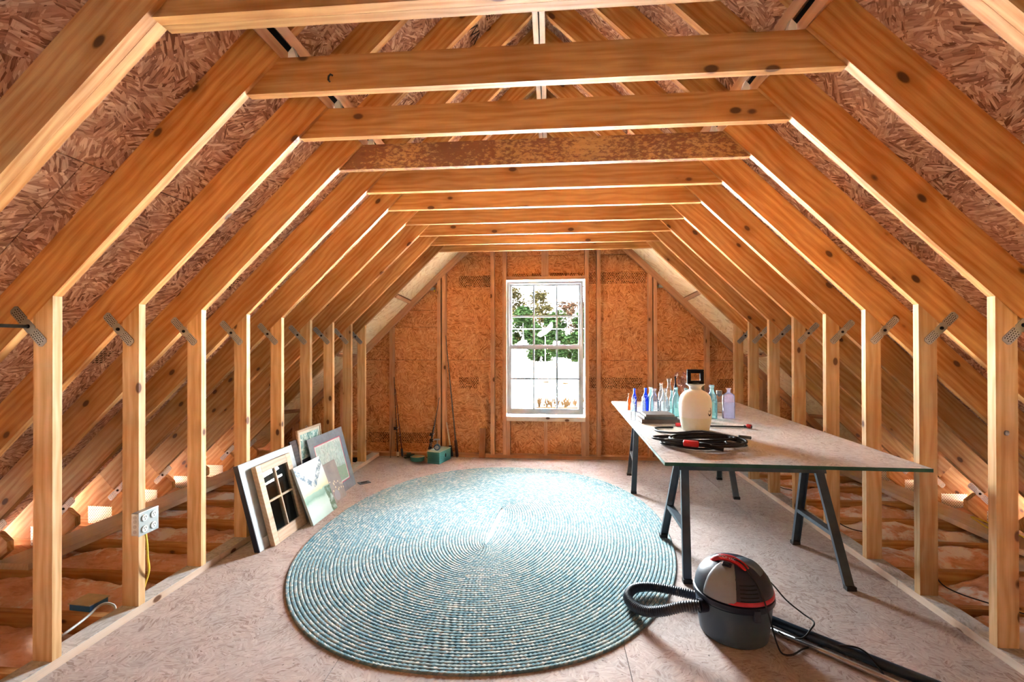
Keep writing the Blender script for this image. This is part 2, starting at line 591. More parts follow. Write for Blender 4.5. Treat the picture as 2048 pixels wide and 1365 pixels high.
xs = [-3.75, -2.50, -1.283, WX0, WX1, 1.160, 2.38, 3.61]
zs_for = [[-0.05, 1.138, 1.737, 2.372, 3.62], [-0.05, 1.138, 1.534, 1.737, 2.372, 3.62], [-0.05, 1.138, 2.372, 3.62], [-0.05, WZ0, WZ1, 2.372, 3.62],
          [-0.05, 1.138, 2.372, 3.62], [-0.05, 1.138, 2.372, 3.62], [-0.05, 1.138, 2.372, 3.62]]
mback = frame((0, YP, 0), (1, 0, 0), (0, 0, 1))
for i, (x0, x1) in enumerate(zip(xs, xs[1:])):
    for z0, z1 in zip(zs_for[i], zs_for[i][1:]):
        if i == 3 and z0 == WZ0:
            continue
        g = 0.0018
        q = roofclip([(x0 + g, z0 + g), (x1 - g, z0 + g), (x1 - g, z1 - g), (x0 + g, z1 - g)])
        if len(q) > 2:
            flat_panel('wall_panel', q, 0.011, mback, M['osb_wall'], wall)
# gable backing, dark to put shade into the joints, with the same opening
for x0, x1, z0, z1 in ((-3.85, WX0, -3, 3.7), (WX1, 3.71, -3, 3.7), (WX0, WX1, -3, WZ0), (WX0, WX1, WZ1, 3.7)):
    flat_panel('house_wrap', roofclip([(x0, z0), (x1, z0), (x1, z1), (x0, z1)], DEP + 0.01), 0.02, mback @ T(0, 0, -0.0125), M['dark'], wall)


def gable_z(x, o):
    """height of the roof line offset o at world x"""
    return KZ + (KX - abs(x - XC)) * SL + o / CT


GO = -0.115


def wall_stud(x, z0, z1=None, w=0.040, mat='red_pine'):
    if z1 is None:
        za, zb = gable_z(x - w / 2, GO), gable_z(x + w / 2, GO)
    else:
        za = zb = z1
    m = frame((x, YB, z0), (0, 0, 1), (0, 1, 0))          # local z = -x
    poly = [(0, -w / 2), (zb - z0, -w / 2), (za - z0, w / 2), (0, w / 2)]
    MB().prism(poly, 0.0, 0.0885).build('stud', M[mat], wall, m)


for x in (-3.1, -2.5, -1.893, 1.769, 2.38, 2.98):
    wall_stud(x, 0.04)
for x in (-1.312, -1.254, 1.137, 1.19):
    wall_stud(x, 0.04)
for x in (-0.675, 0.555):
    wall_stud(x, 0.04, w=0.045)
for x in (-0.534, 0.4215):
    wall_stud(x, 0.04, w=0.042)
for x in (-0.491, 0.379):
    wall_stud(x, 0.04, 0.4315, w=0.042)
wall_stud(-0.056, 0.04, 0.4315)
for x in (-0.082, -0.04):
    wall_stud(x, 2.1195)
lum_box('sill_board', (WX0 + 0.001, YB + 0.0445, 0.457), (WX1 - 0.001, YB + 0.0445, 0.457), 0.089, 0.049, M['pale_board'], wall)
lum_box('header_board', (WX0 + 0.001, YB + 0.0445, 2.0985), (WX1 - 0.001, YB + 0.0445, 2.0985), 0.089, 0.040, M['red_pine'], wall)
lum_box('bottom_plate', (-3.72, YB + 0.0435, 0.0192), (3.58, YB + 0.0435, 0.0192), 0.087, 0.038, M['red_pine'], wall)
for side in (-1, 1):
    q = [rp(-2.5, GO, side), rp(2.62, GO, side), rp(2.84, DEP - 0.001, side), rp(-2.5, DEP - 0.001, side)]
    piece('gable_rafter', q, 0.0, 0.038, (-side * CT, ST), M['red_pine'], wall, T(XC, YB, 0))
    lum_box('gable_block', (XC + side * 1.30, YB + 0.045, 1.99), (XC + side * 1.42, YB + 0.045, 1.99), 0.085, 0.03, M['metal'], wall)

# gable wall behind the camera
wf = tag(empty('wall_front', T(XC, YF, 0)), kind='structure')
mfront = frame((0, YF, 0), (1, 0, 0), (0, 0, 1))
flat_panel('wall_panel', roofclip([(-3.85, -3), (3.71, -3), (3.71, 3.7), (-3.85, 3.7)], DEP + 0.01), 0.011, mfront, M['osb_wall'], wf)

# ------------------------------------------------------------------ window
PANE = glass_mat('window_pane', (0.97, 0.985, 0.985), body=0.0, rough=0.02)
VX0, VX1, VZ0, VZ1 = -0.506, 0.381, 0.509, 2.060


def rect_frame(mb, x0, x1, z0, z1, wl, wr, wb, wt, y0, y1):
    mb.box(x0, x0 + wl, y0, y1, z0, z1)
    mb.box(x1 - wr, x1, y0, y1, z0, z1)
    mb.box(x0 + wl, x1 - wr, y0, y1, z0, z0 + wb)
    mb.box(x0 + wl, x1 - wr, y0, y1, z1 - wt, z1)


win = tag(empty('window_1', T(-0.06, YB + 0.04, WZ0)), kind='structure')
mb = MB()
rect_frame(mb, VX0, VX1, VZ0, VZ1, 0.026, 0.026, 0.03, 0.028, YB + 0.022, YB + 0.12)
mb.build('window_frame', M['window_vinyl'], win)
mb = MB()
rect_frame(mb, VX0 + 0.012, VX1 - 0.012, VZ0 + 0.012, VZ1 - 0.012, 0.012, 0.012, 0.012, 0.012, YB + 0.015, YB + 0.03)
mb.build('inner_stop', M['window_vinyl'], win)
for nm, x0, x1, z0, z1, gx0, gx1, gz0, gz1, y0, y1, hz in (
        ('upper_sash', -0.480, 0.355, 1.290, 2.032, -0.454, 0.330, 1.321, 2.008, YB + 0.062, YB + 0.092, 1.655),
        ('lower_sash', -0.481, 0.356, 0.539, 1.306, -0.454, 0.325, 0.575, 1.269, YB + 0.030, YB + 0.060, 0.922)):
    sash = empty(nm, T(x0, y0, z0), win)
    mb = MB()
    rect_frame(mb, x0, x1, z0, z1, gx0 - x0, x1 - gx1, gz0 - z0, z1 - gz1, y0, y1)
    mb.build('sash_frame', M['window_vinyl'], sash)
    mx = (-0.194, 0.077)
    ym = (y0 + y1) / 2
    for x in mx:
        MB().box(x - 0.0105, x + 0.0105, ym - 0.008, ym + 0.008, gz0, gz1).build('muntin', M['window_vinyl'], sash)
    MB().box(gx0, gx1, ym - 0.0078, ym + 0.0078, hz - 0.0105, hz + 0.0105).build('muntin', M['window_vinyl'], sash)
    ex = [gx0, mx[0], mx[1], gx1]
    for xa, xb in zip(ex, ex[1:]):
        for za, zb in ((gz0, hz), (hz, gz1)):
            MB().box(xa, xb, ym + 0.009, ym + 0.011, za, zb).build('pane', PANE, sash)

# ------------------------------------------------------------------ trusses


def teeth_mat():
    nt = NT('toothed_plate')
    tc = nt.n('ShaderNodeTexCoord')
    br = nt.n('ShaderNodeTexBrick', {'Vector': nt.vmath('MULTIPLY', tc.outputs['Object'], (1, 1, 0)), 'Scale': 1.0, 'Mortar Size': 0.0026, 'Brick Width': 0.0105, 'Row Height': 0.0095,
                                     'Mortar Smooth': 0.1, 'Color1': (0.03, 0.025, 0.02, 1), 'Color2': (0.05, 0.04, 0.03, 1), 'Mortar': (0.46, 0.45, 0.43, 1)})
    sx = nt.n('ShaderNodeSeparateXYZ', {0: tc.outputs['Object']})
    mask = nt.math('GREATER_THAN', nt.math('ABSOLUTE', sx.outputs[0]), 0.033)
    edge = nt.math('LESS_THAN', nt.math('ABSOLUTE', sx.outputs[1]), 0.0175)
    end = nt.math('LESS_THAN', nt.math('ABSOLUTE', sx.outputs[0]), 0.092)
    f = nt.math('MULTIPLY', nt.math('MULTIPLY', mask, edge), end)
    col = nt.mix(f, (0.40, 0.39, 0.37, 1), br.outputs[0])
    return nt.finish(col, 0.45, 0.55)


def gusset_mat():
    nt = NT('gusset_plate')
    tc = nt.n('ShaderNodeTexCoord')
    br = nt.n('ShaderNodeTexBrick', {'Vector': tc.outputs['Object'], 'Scale': 1.0, 'Mortar Size': 0.0036, 'Brick Width': 0.020, 'Row Height': 0.012,
                                     'Mortar Smooth': 0.1, 'Color1': (0.16, 0.10, 0.05, 1), 'Color2': (0.2, 0.13, 0.07, 1), 'Mortar': (0.72, 0.70, 0.62, 1)})
    return nt.finish(br.outputs[0], 0.4, 0.4)


M['teeth'] = teeth_mat()
M['gusset'] = gusset_mat()


def hinge_mesh():
    hl, hw = 0.103, 0.0215
    nt_ = 0.027
    half = [(-hl, -hw * 0.62), (-hl + 0.009, -hw), (-nt_ - 0.006, -hw), (-nt_, -hw + 0.006), (-nt_ + 0.007, -hw), (nt_ - 0.007, -hw), (nt_, -hw + 0.006), (nt_ + 0.006, -hw), (hl - 0.009, -hw), (hl, -hw * 0.62)]
    poly = half + [(-x, -y) for x, y in half]
    n = len(poly)
    vs = [(x, y, 0.003) for x, y in poly] + [(x, y, 0.0) for x, y in poly]
    fs = [tuple(range(n)), tuple(range(2 * n - 1, n - 1, -1))] + [(i, i + n, (i + 1) % n + n, (i + 1) % n) for i in range(n)]
    return MB().add(vs, fs).mesh('hinge_plate')


HINGE = hinge_mesh()
BOLT = MB().lathe([(0.0, -0.001), (0.0085, -0.001), (0.0085, 0.005), (0.006, 0.008), (0.0, 0.008)], 12, caps=False).mesh('bolt')


def hinge(truss, base, x, z, d, parent_z=-0.0005):
    """toothed plate on the camera side of the truss, long axis d"""
    xd = Vector((d[0], 0, d[1])).normalized()
    nrm = Vector((0, -1, 0))
    yd = nrm.cross(xd)
    m = base @ frame((x, parent_z, z), xd, yd)
    h = obj('hinge_plate', HINGE, M['teeth'], truss, m)
    obj('bolt', BOLT, M['dark'], h, m @ T(0, 0, 0.0032))
    return h


TT = 0.0375
ORD = ['second', 'third', 'fourth', 'fifth', 'sixth', 'seventh', 'eighth', 'ninth', 'tenth']
TOPS = rp(1.3495, 0.0)
names = {
    -1: 'doubled pine roof truss nearest the camera, cut off by the top of the photo',
    0: 'pine roof truss whose knotted collar tie is the broadest wholly in view',
    1: 'pine roof truss carrying the metal outlet box, its collar tie clean brown',
    2: 'pine roof truss with the dark stained, mottled collar tie',
    3: 'pine roof truss next behind the dark mottled collar tie',
    4: 'pine roof truss, fifth collar tie from the top of the photo after the doubled one',
    5: 'pine roof truss, fourth from the gable wall counted towards the camera',
    6: 'pine roof truss, third from the gable wall counted towards the camera',
    7: 'pine roof truss, second from the gable wall counted towards the camera',
    8: 'pine roof truss standing closest to the gable wall with the window',
}


def make_truss(i, y, plies=(0.0,)):
    base = T(XC, y, 0)
    t = empty('roof_truss', base)
    tag(t, names[i], 'roof truss', 'pine roof trusses')
    for dy in plies:
        k = 't%g' % dy
        b2 = base @ T(0, dy, 0)
        for side in (-1, 1):
            u = (-side * CT, ST)
            low = [rp(-1.918, 0, side), rp(1.3495, 0, side), rp(1.3495, DEP - 0.0008, side), rp(-1.918, DEP - 0.0008, side)]
            piece('rafter', low, 0, TT, u, M['stud'], t, b2, 'raf%d' % side)
            s1 = (KX - 0.041 + 0.03 * ST) / CT
            s2 = (KX - 0.041 + (DEP - 0.0008) * ST) / CT
            up = [rp(1.4505, 0.03, side), rp(s1, 0.03, side), rp(s2, DEP - 0.0008, side), rp(1.4505, DEP - 0.0008, side)]
            piece('upper_rafter', up, 0, TT, u, M['stud'], t, b2, 'upr%d' % side)
            st = [(side * KX, 0.0385), (side * KX, KZ - 0.0005), (side * (KX + 0.087), KZ - 0.087 * SL - 0.0005), (side * (KX + 0.087), 0.0385)]
            piece('knee_stud', st, 0, TT, (0, 1), M['knee'], t, b2, 'std%d' % side)
            a = rp(-1.919, 0, side)
            hb = [a, rp(-1.919, DEP - 0.001, side), rp(-2.40, DEP - 0.001, side), (rp(-2.40, DEP, side)[0], -0.0195), (side * 3.29, -0.0195), (side * 3.29, 0.02), (side * 3.215, 0.078), (side * 3.215, 0.139), (side * 3.276, 0.19)]
            piece('heel_block', hb, 0, TT, u, M['stud'], t, b2, 'heel%d' % side)
        tie = [(-1.1405 + 0.0005, 2.339), (1.1405 - 0.0005, 2.339), (0.9965, 2.479), (-0.9965, 2.479)]
        piece('collar_tie', tie, 0.018, 0.018 + TT, (1, 0), M['tie_stained'] if i == 2 else M['tie'], t, b2, 'tie')
        piece('floor_joist', [(-3.74, -0.26), (3.74, -0.26), (3.74, -0.0205), (-3.74, -0.0205)], 0, TT, (1, 0), M['stud'], t, b2, 'joist')
    fy = min(plies)
    fb = base @ T(0, fy, 0)
    for side in (-1, 1):
        hinge(t, fb, side * 2.071, 1.414, (side * 0.69, 0.72))
        hinge(t, fb, side * 3.297, 0.197, (-side * CT, ST))
        gp = MB().box(-0.1, 0.1, -0.068, 0.068, 0, 0.0015)
        if 'gus' not in MESH:
            MESH['gus'] = gp.mesh('gusset_plate')
        obj('gusset_plate', MESH['gus'], M['gusset'], t, fb @ frame((side * 3.45, -0.0002, 0.0), (1, 0, 0), (0, 0, 1)))
        wg = [(side * 0.969, 2.4797), (side * 0.968, 2.504), (side * 0.950, 2.524), (side * 0.934, 2.4797)]  # small white wedge on the tie beside the fold joint
        piece('joint_shim', wg, 0.022, 0.05, (0, 1), M['vinyl'], t, fb, 'shim%d' % side)
    return t


TRUSS = {}
for i, y in enumerate(TY):
    TRUSS[i] = make_truss(i, y)
TRUSS[-1] = make_truss(-1, 1.340, (0.0, -0.0385))

# ------------------------------------------------------------------ insulation, stringers
def fiberglass():
    nt = NT('fiberglass')
    v, rnd = objcoord(nt)
    a = nt.noise(v, 7.0, 4.0, 0.65).outputs[0]
    b = nt.noise(nt.vmath('MULTIPLY', v, (18, 60, 40)), 1.0, 3.0, 0.6).outputs[0]
    col = nt.ramp(nt.math('ADD', nt.math('MULTIPLY', a, 0.6), nt.math('MULTIPLY', b, 0.4)), [(0.25, (0.42, 0.17, 0.09)), (0.5, (0.74, 0.42, 0.28)), (0.78, (0.85, 0.62, 0.52))])
    w = nt.noise(v, 3.2, 5.0, 0.7).outputs[0]
    col = nt.mix(nt.maprange(w, 0.50, 0.57), col, (0.88, 0.82, 0.79, 1))
    return nt.finish(col, 0.95, spec=0.05)


M['fiber'] = fiberglass()
bays = [1.38] + TY + [YB]
BAYN = ['nearest the camera', 'second from the camera', 'third from the camera', 'fourth from the camera', 'fifth from the camera', 'sixth from the camera', 'seventh from the camera', 'eighth from the camera',
        'ninth from the camera', 'next to the gable wall']
for side in (-1, 1):
    for k in range(len(bays) - 1):
        y0, y1 = bays[k] + 0.04, bays[k + 1] - 0.004
        nx, ny = 40, 12
        xa, xb = 2.075, 3.66
        mb = MB()
        for i in range(nx + 1):
            for j in range(ny + 1):
                fx, fy = i / nx, j / ny
                x = side * (xa + (xb - xa) * fx)
                y = y0 + (y1 - y0) * fy
                p = Vector((x * 2.3 + k * 3.1, y * 3.0, side * 4.0))
                h = -0.055 + 0.075 * noise.noise(p) + 0.03 * noise.noise(p * 3.7) + 0.012 * noise.noise(p * 11)
                e = min(fy, 1 - fy) * 2
                h += 0.035 * math.sqrt(max(0.0, e)) - 0.03
                if side > 0:
                    h += 0.02
                if fx > 0.58:
                    h = min(h, -0.03)
                if i in (0, nx) or j in (0, ny):
                    h = -0.255
                mb.v.append((x, y - y0, h))
        st = ny + 1
        for i in range(nx):
            for j in range(ny):
                f = (i * st + j, (i + 1) * st + j, (i + 1) * st + j + 1, i * st + j + 1)
                mb.f.append(f if side > 0 else f[::-1])
        o = mb.build('insulation_batt', M['fiber'], None, T(XC, y0, 0), smooth=True)
        tag(o, 'pink fiberglass batt between joists on the %s, bay %s' % ('left' if side < 0 else 'right', BAYN[k]), 'insulation', 'fiberglass batts between the joists')
o = lum_box('stringer_board', (-3.243, 2.55, -0.001), (-3.243, 5.385, -0.001), 0.225, 0.038, M['pale_board'], None, (1, 0, 0))
tag(o, 'wide pale plank lying on the joists along the left eave', 'plank')
o = lum_box('stringer_board', (3.10, 1.95, -0.001), (3.10, 5.385, -0.001), 0.215, 0.038, M['pale_board'], None, (1, 0, 0))
tag(o, 'wide dusty plank lying on the joists along the right eave', 'plank')

# steel rod through the first hinge
o = MB().tube([(XC - 2.071, 0.75, 1.414), (XC - 2.071, 1.7375, 1.414)], 0.0075, 10).build('steel_rod', plain('blued_steel', (0.10, 0.16, 0.24), 0.35, 0.6), smooth=True)
tag(o, 'bluish steel rod ending at the first hinge plate on the left', 'rod')

# ------------------------------------------------------------------ electrical things on the left
ob = empty('outlet_box', T(-2.03, 2.155, 0.46))
tag(ob, 'square metal box with four outlets on the second left stud', 'outlet box')
MB().box(-2.0335, -1.995, 2.103, 2.211, 0.405, 0.515).build('box_body', M['metal'], ob, bevel=0.003)
MB().box(-1.9945, -1.990, 2.099, 2.215, 0.402, 0.518).build('cover_plate', plain('cover_steel', (0.55, 0.60, 0.60), 0.35, 0.4), ob, bevel=0.004)
pw = plain('outlet_white', (0.72, 0.74, 0.70), 0.4)
for y in (2.131, 2.183):
    for z in (0.433, 0.487):
        r = MB().lathe([(0.0, 0.0), (0.0165, 0.0), (0.0165, 0.004), (0.0, 0.004)], 20, frame((-1.9898, y, z), (0, 1, 0), (0, 0, 1)), caps=False).build('receptacle', pw, ob)
        for dy in (-0.0055, 0.0055):
            MB().box(-1.9859, -1.9853, y + dy - 0.0012, y + dy + 0.0012, z, z + 0.008).build('slot', M['dark'], r)
        MB().box(-1.9859, -1.9853, y - 0.002, y + 0.002, z - 0.009, z - 0.005).build('slot', M['dark'], r)
for z in (0.425, 0.45, 0.475, 0.495):
    MB().lathe([(0.0, 0.0), (0.009, 0.0), (0.009, 0.001), (0.0, 0.001)], 14, frame((-2.014, 2.1028, z), (1, 0, 0), (0, 0, 1)), caps=False).build('knockout', plain('knockout_steel', (0.30, 0.29, 0.27), 0.5, 0.6), ob)
yc = plain('yellow_cable', (0.80, 0.60, 0.06), 0.5)
o = MB().tube(bez([(-2.012, 2.16, 0.404), (-2.010, 2.168, 0.34), (-2.013, 2.175, 0.27), (-2.02, 2.19, 0.20), (-2.05, 2.20, 0.12), (-2.09, 2.21, 0.03), (-2.16, 2.25, -0.02)], 8), 0.006, 8, flat=0.6).build('yellow_cable', yc, smooth=True)
tag(o, 'yellow cable running down from the outlet box', 'cable')
jb = empty('junction_box', T(-2.37, 2.21, -0.02))
tag(jb, 'small blue junction box with a cardboard cover behind the first left stud', 'junction box')
mj = T(-2.385, 2.225, 0.0) @ RZ(-0.08)
MB().box(-0.062, 0.062, -0.045, 0.045, -0.0195, 0.012).build('box_body', plain('blue_plastic', (0.03, 0.16, 0.42), 0.4), jb, mj)
MB().box(-0.066, 0.066, -0.05, 0.05, 0.0125, 0.017).build('cover', plain('cardboard', (0.62, 0.52, 0.34), 0.8), jb, mj)
wc = plain('white_cable', (0.62, 0.62, 0.60), 0.4)
o = MB().tube(bez([(-2.235, 1.93, 0.0), (-2.25, 2.02, 0.0), (-2.262, 2.10, 0.005), (-2.262, 2.15, 0.022), (-2.24, 2.175, 0.03), (-2.20, 2.18, 0.018), (-2.17, 2.16, -0.005)], 8), 0.006, 8).build('white_cable', wc, smooth=True)
tag(o, 'white cable looped over the joist beside the blue box', 'cable')
cb = plain('black_cable', (0.015, 0.016, 0.018), 0.45)
for k, (pts, lb) in enumerate((
        ([(2.02, 2.64, 0.32), (2.03, 2.655, 0.18), (2.06, 2.66, 0.07), (2.12, 2.62, 0.03), (2.20, 2.50, 0.035), (2.3, 2.42, 0.03)], 'black cable curving off the plate behind the second right stud in view'),
        ([(1.975, 3.45, 0.40), (1.985, 3.46, 0.2), (2.02, 3.47, 0.08), (2.08, 3.42, 0.045), (2.2, 3.385, 0.03)], 'black cable curving off the plate behind the fourth right stud'),
        ([(1.972, 4.33, 0.40), (1.985, 4.34, 0.18), (2.03, 4.33, 0.06), (2.1, 4.28, 0.045), (2.2, 4.225, 0.03)], 'black cable curving off the plate behind the sixth right stud'))):
    o = MB().tube(bez(pts, 8), 0.0055, 8, flat=0.6).build('black_cable', cb, smooth=True)
    tag(o, lb, 'cable')
o = MB().tube(bez([(3.02, 3.35, 0.03), (3.06, 3.6, 0.05), (3.12, 3.72, 0.045), (3.17, 3.5, 0.03), (3.18, 3.1, 0.026), (3.19, 2.6, 0.026)], 8), 0.005, 8).build('yellow_cable', yc, smooth=True)
tag(o, 'thin yellow cable lying on the right eave plank', 'cable')

# ------------------------------------------------------------------ braided rug


def rug_mat():
    nt = NT('braided_wool')
    uv = nt.n('ShaderNodeUVMap')
    sp = nt.n('ShaderNodeSeparateXYZ', {0: uv.outputs[0]})
    u, r = sp.outputs[0], sp.outputs[1]
    row = nt.math('FLOOR', r)
    fr = nt.math('SUBTRACT', r, row)
    # plait: slanted lobes on the two halves of a row
    side = nt.math('GREATER_THAN', fr, 0.5)
    ph = nt.math('ADD', nt.math('MULTIPLY', u, 46.0), nt.math('MULTIPLY', nt.math('SUBTRACT', nt.math('MULTIPLY', side, 2.0), 1.0), nt.math('MULTIPLY', fr, 1.2)))
    ph = nt.math('ADD', ph, nt.math('MULTIPLY', side, 0.5))
    lobe = nt.math('FRACT', nt.math('ADD', ph, nt.math('MULTIPLY', row, 0.37)))
    idx = nt.math('FLOOR', nt.math('ADD', ph, nt.math('MULTIPLY', row, 0.37)))
    wn_ = nt.n('ShaderNodeTexWhiteNoise', {'Vector': nt.n('ShaderNodeCombineXYZ', {0: idx, 1: row, 2: side}).outputs[0]}, noise_dimensions='3D')
    c1 = nt.ramp(wn_.outputs[0], [(0.0, (0.13, 0.26, 0.31)), (0.35, (0.215, 0.345, 0.385)), (0.62, (0.32, 0.43, 0.445)), (0.85, (0.46, 0.50, 0.475)), (1.0, (0.60, 0.59, 0.53))])
    dark = nt.math('LESS_THAN', lobe, 0.14)
    edge = nt.math('LESS_THAN', nt.math('ABSOLUTE', nt.math('SUBTRACT', fr, 0.5)), 0.43)
    gap = nt.math('MAXIMUM', dark, nt.math('SUBTRACT', 1.0, edge))
    tc = nt.n('ShaderNodeTexCoord')
    big = nt.noise(tc.outputs['Object'], 1.1, 2.0).outputs[0]
    col = nt.mix(nt.maprange(big, 0.35, 0.7, 0.0, 0.3), c1, (0.42, 0.48, 0.46, 1))
    col = nt.mix(nt.math('MULTIPLY', gap, 0.5), col, (0.07, 0.15, 0.18, 1))
    return nt.finish(col, 0.9, spec=0.1)


def make_rug():
    a, b, w, ex = 1.557, 1.236, 0.0200, 2.0 / 2.2
    rows_n = int(b / w)
    V, F, UV = [], [], []
    h = 0.012
    prof = [(0.0, 0.0), (0.06, 0.62), (0.28, 1.0), (0.5, 0.80), (0.72, 1.0), (0.94, 0.62), (1.0, 0.0)]
    npf = len(prof)

    def sup(t, p):
        c = math.cos(t), math.sin(t)
        return [math.copysign(abs(v_) ** p, v_) for v_ in c]
    for k in range(rows_n):
        ra, rb = a - k * w, b - k * w
        pw = ex + (1 - ex) * (k / rows_n) ** 3
        per = math.pi * (3 * (ra + rb) - math.sqrt((3 * ra + rb) * (ra + 3 * rb)))
        seg = max(16, int(per / 0.0115))
        base = len(V)
        uu, prev = 0.0, None
        for s in range(seg + 1):
            t = 2 * math.pi * s / seg
            cx, sy = sup(t, pw)
            cur = (rb * cx, ra * sy)
            if prev:
                uu += math.hypot(cur[0] - prev[0], cur[1] - prev[1])
            prev = cur
            wob = 0.010 * noise.noise(Vector((math.cos(t) * 2, math.sin(t) * 2, 0))) * max(0.0, 1 - k / rows_n)
            for (q, z) in prof:
                xa, xb = ra - q * w, rb - q * w
                lob = 0.80 + 0.20 * math.sin(2 * math.pi * (uu * 46 + (0.5 if q > 0.5 else 0.0)))
                V.append(((xb + wob) * cx, (xa + wob) * sy, h * z * (lob if z > 0.3 else 1) + 0.0005))
                UV.append((uu, k + min(0.999, q)))
        for s in range(seg):
            for i in range(npf - 1):
                p = base + s * npf + i
                F.append((p, p + 1, p + npf + 1, p + npf))
    me = bpy.data.meshes.new('braided_rug')
    me.from_pydata(V, [], F)
    uvl = me.uv_layers.new(name='UVMap')
    li = [0] * len(me.loops)
    me.loops.foreach_get('vertex_index', li)
    flat = []
    for i in li:
        flat += UV[i]
    uvl.data.foreach_set('uv', flat)
    for p in me.polygons:
        p.use_smooth = True
    return me


RUGM = rug_mat()
o = obj('braided_rug', make_rug(), RUGM, None, T(-0.412, 3.403, 0.0006) @ RZ(math.radians(-3.2)))
tag(o, 'large oval blue-green braided rug on the OSB floor', 'rug')

# ------------------------------------------------------------------ table on sawhorses
TX, TYC, TZ = 1.2, 3.561, 0.75
mt = T(TX, TYC, 0) @ RZ(math.radians(-1.3))
tb = empty('table_top', mt @ T(0, 0, TZ))
tag(tb, 'full OSB sheet with green painted edges laid over two sawhorses', 'tabletop')
MB().box(-0.608, 0.608, -1.218, 1.218, TZ - 0.0170, TZ).build('osb_sheet', M['osb_table'], tb, mt)
for nm, bx in (('painted_edge', (-0.610, 0.610, -1.2205, -1.2182, TZ - 0.0172, TZ - 0.0003)), ('painted_edge', (-0.610, 0.610, 1.2182, 1.2205, TZ - 0.0172, TZ - 0.0003)),
               ('painted_edge', (-0.6105, -0.6082, -1.218, 1.218, TZ - 0.0172, TZ - 0.0003)), ('painted_edge', (0.6082, 0.6105, -1.218, 1.218, TZ - 0.0172, TZ - 0.0003))):
    MB().box(*bx).build(nm, M['green_edge'], tb, mt)


def channel(mb, a, b, wd, dp, out):
    """folded sheet-metal leg: flat face of width wd, two flanges dp deep, face looking along out"""
    a, b = Vector(a), Vector(b)
    d = (b - a).normalized()
    n = (Vector(out) - d * Vector(out).dot(d)).normalized()
    s = d.cross(n).normalized()
    L = (b - a).length
    c = (a + b) / 2
    R = Matrix((s, n, d)).transposed().to_4x4()
    th = 0.0025
    mb.obox(T(*c) @ R, wd, th, L)
    for k in (-1, 1):
        mb.obox(T(*(c + s * k * (wd / 2 - th / 2) - n * (dp / 2 + th / 2))) @ R, th, dp, L)


def sawhorse(m, label, on_rug=False):
    t = empty('sawhorse', m)
    tag(t, label, 'sawhorse', 'folding steel sawhorses under the table')
    H = 0.731
    hx, hy, ty = 0.4275, 0.297, 0.03
    zr = 0.575
    fy = lambda z: hy - (hy - ty) * z / H
    fx = lambda z: hx - 0.055 * z / H
    mb = MB()
    mb.box(-0.42, 0.42, -0.034, 0.034, H - 0.004, H)
    mb.build('top_rail', M['steel_blue'], t, m)
    for sy in (-1, 1):
        vs = []
        for z in (zr, H - 0.0045):
            y = fy(z) + 0.003
            for x in (-0.42, 0.42):
                vs.append((x, sy * y, z))
        for z in (zr, H - 0.0045):
            y = fy(z) + 0.0006
            for x in (-0.42, 0.42):
                vs.append((x, sy * y, z))
        MB().add(vs, [(0, 1, 3, 2), (4, 6, 7, 5), (0, 4, 5, 1), (2, 3, 7, 6), (0, 2, 6, 4), (1, 5, 7, 3)]).build('side_rail', M['steel_blue'], t, m)
        for sx in (-1, 1):
            mb = MB()
            channel(mb, (sx * fx(0.0), sy * fy(0.0), 0.018 if (on_rug and sx < 0 and sy > 0) else 0.002), (sx * fx(0.70), sy * fy(0.70), 0.70), 0.046, 0.020, (0, sy, 0.0))
            leg = mb.build('leg', M['steel_blue'], t, m)
            MB().obox(T(sx * fx(0.0), sy * (fy(0) - 0.008), 0.0262 if (on_rug and sx < 0 and sy > 0) else 0.012), 0.050, 0.034, 0.022).build('rubber_foot', M['black'], leg, m)
            MB().lathe([(0, 0), (0.007, 0), (0.006, 0.004), (0, 0.004)], 10, m @ frame((sx * fx(0.6), sy * (fy(0.62) + 0.004), 0.62), (1, 0, 0), (0, 0, 1) if sy < 0 else (0, 0, -1)), caps=False).build('bolt', M['metal'], t)
    for sx in (-1, 1):
        z = 0.27
        mb = MB()
        y = fy(z) - 0.018
        x = sx * fx(z)
        mb.box(x - 0.021, x + 0.021, -y, y, z, z + 0.0025)
        mb.box(x - 0.021, x - 0.0185, -y, y, z - 0.02, z)
        mb.box(x + 0.0185, x + 0.021, -y, y, z - 0.02, z)
        mb.build('brace', M['steel_blue'], t, m)
    return t


sawhorse(T(1.19, 2.957, 0) @ RZ(-0.012), 'dark steel folding sawhorse under the near end of the table', True)
sawhorse(T(1.19, 4.46, 0) @ RZ(-0.10), 'dark steel folding sawhorse under the far end of the table')

# ------------------------------------------------------------------ bottles
G = {
    'clear': glass_mat('clear_glass', (0.88, 0.93, 0.95), 0.035, 0.08, (0.75, 0.85, 0.88)),
    'aqua': glass_mat('aqua_glass', (0.62, 0.86, 0.86), 0.08, 0.05, (0.55, 0.85, 0.85)),
    'cobalt': glass_mat('cobalt_glass', (0.12, 0.24, 0.80), 0.14, 0.05, (0.06, 0.16, 0.75)),
    'navy': glass_mat('dark_glass', (0.05, 0.08, 0.14), 0.25, 0.05, (0.02, 0.05, 0.10)),
    'purple': glass_mat('plum_glass', (0.22, 0.06, 0.20), 0.25, 0.05, (0.2, 0.04, 0.16)),
    'amber': glass_mat('amber_glass', (0.55, 0.22, 0.08), 0.2, 0.05, (0.5, 0.2, 0.06)),
    'lavender': glass_mat('lavender_glass', (0.74, 0.72, 0.86), 0.14, 0.08, (0.70, 0.68, 0.82)),
}


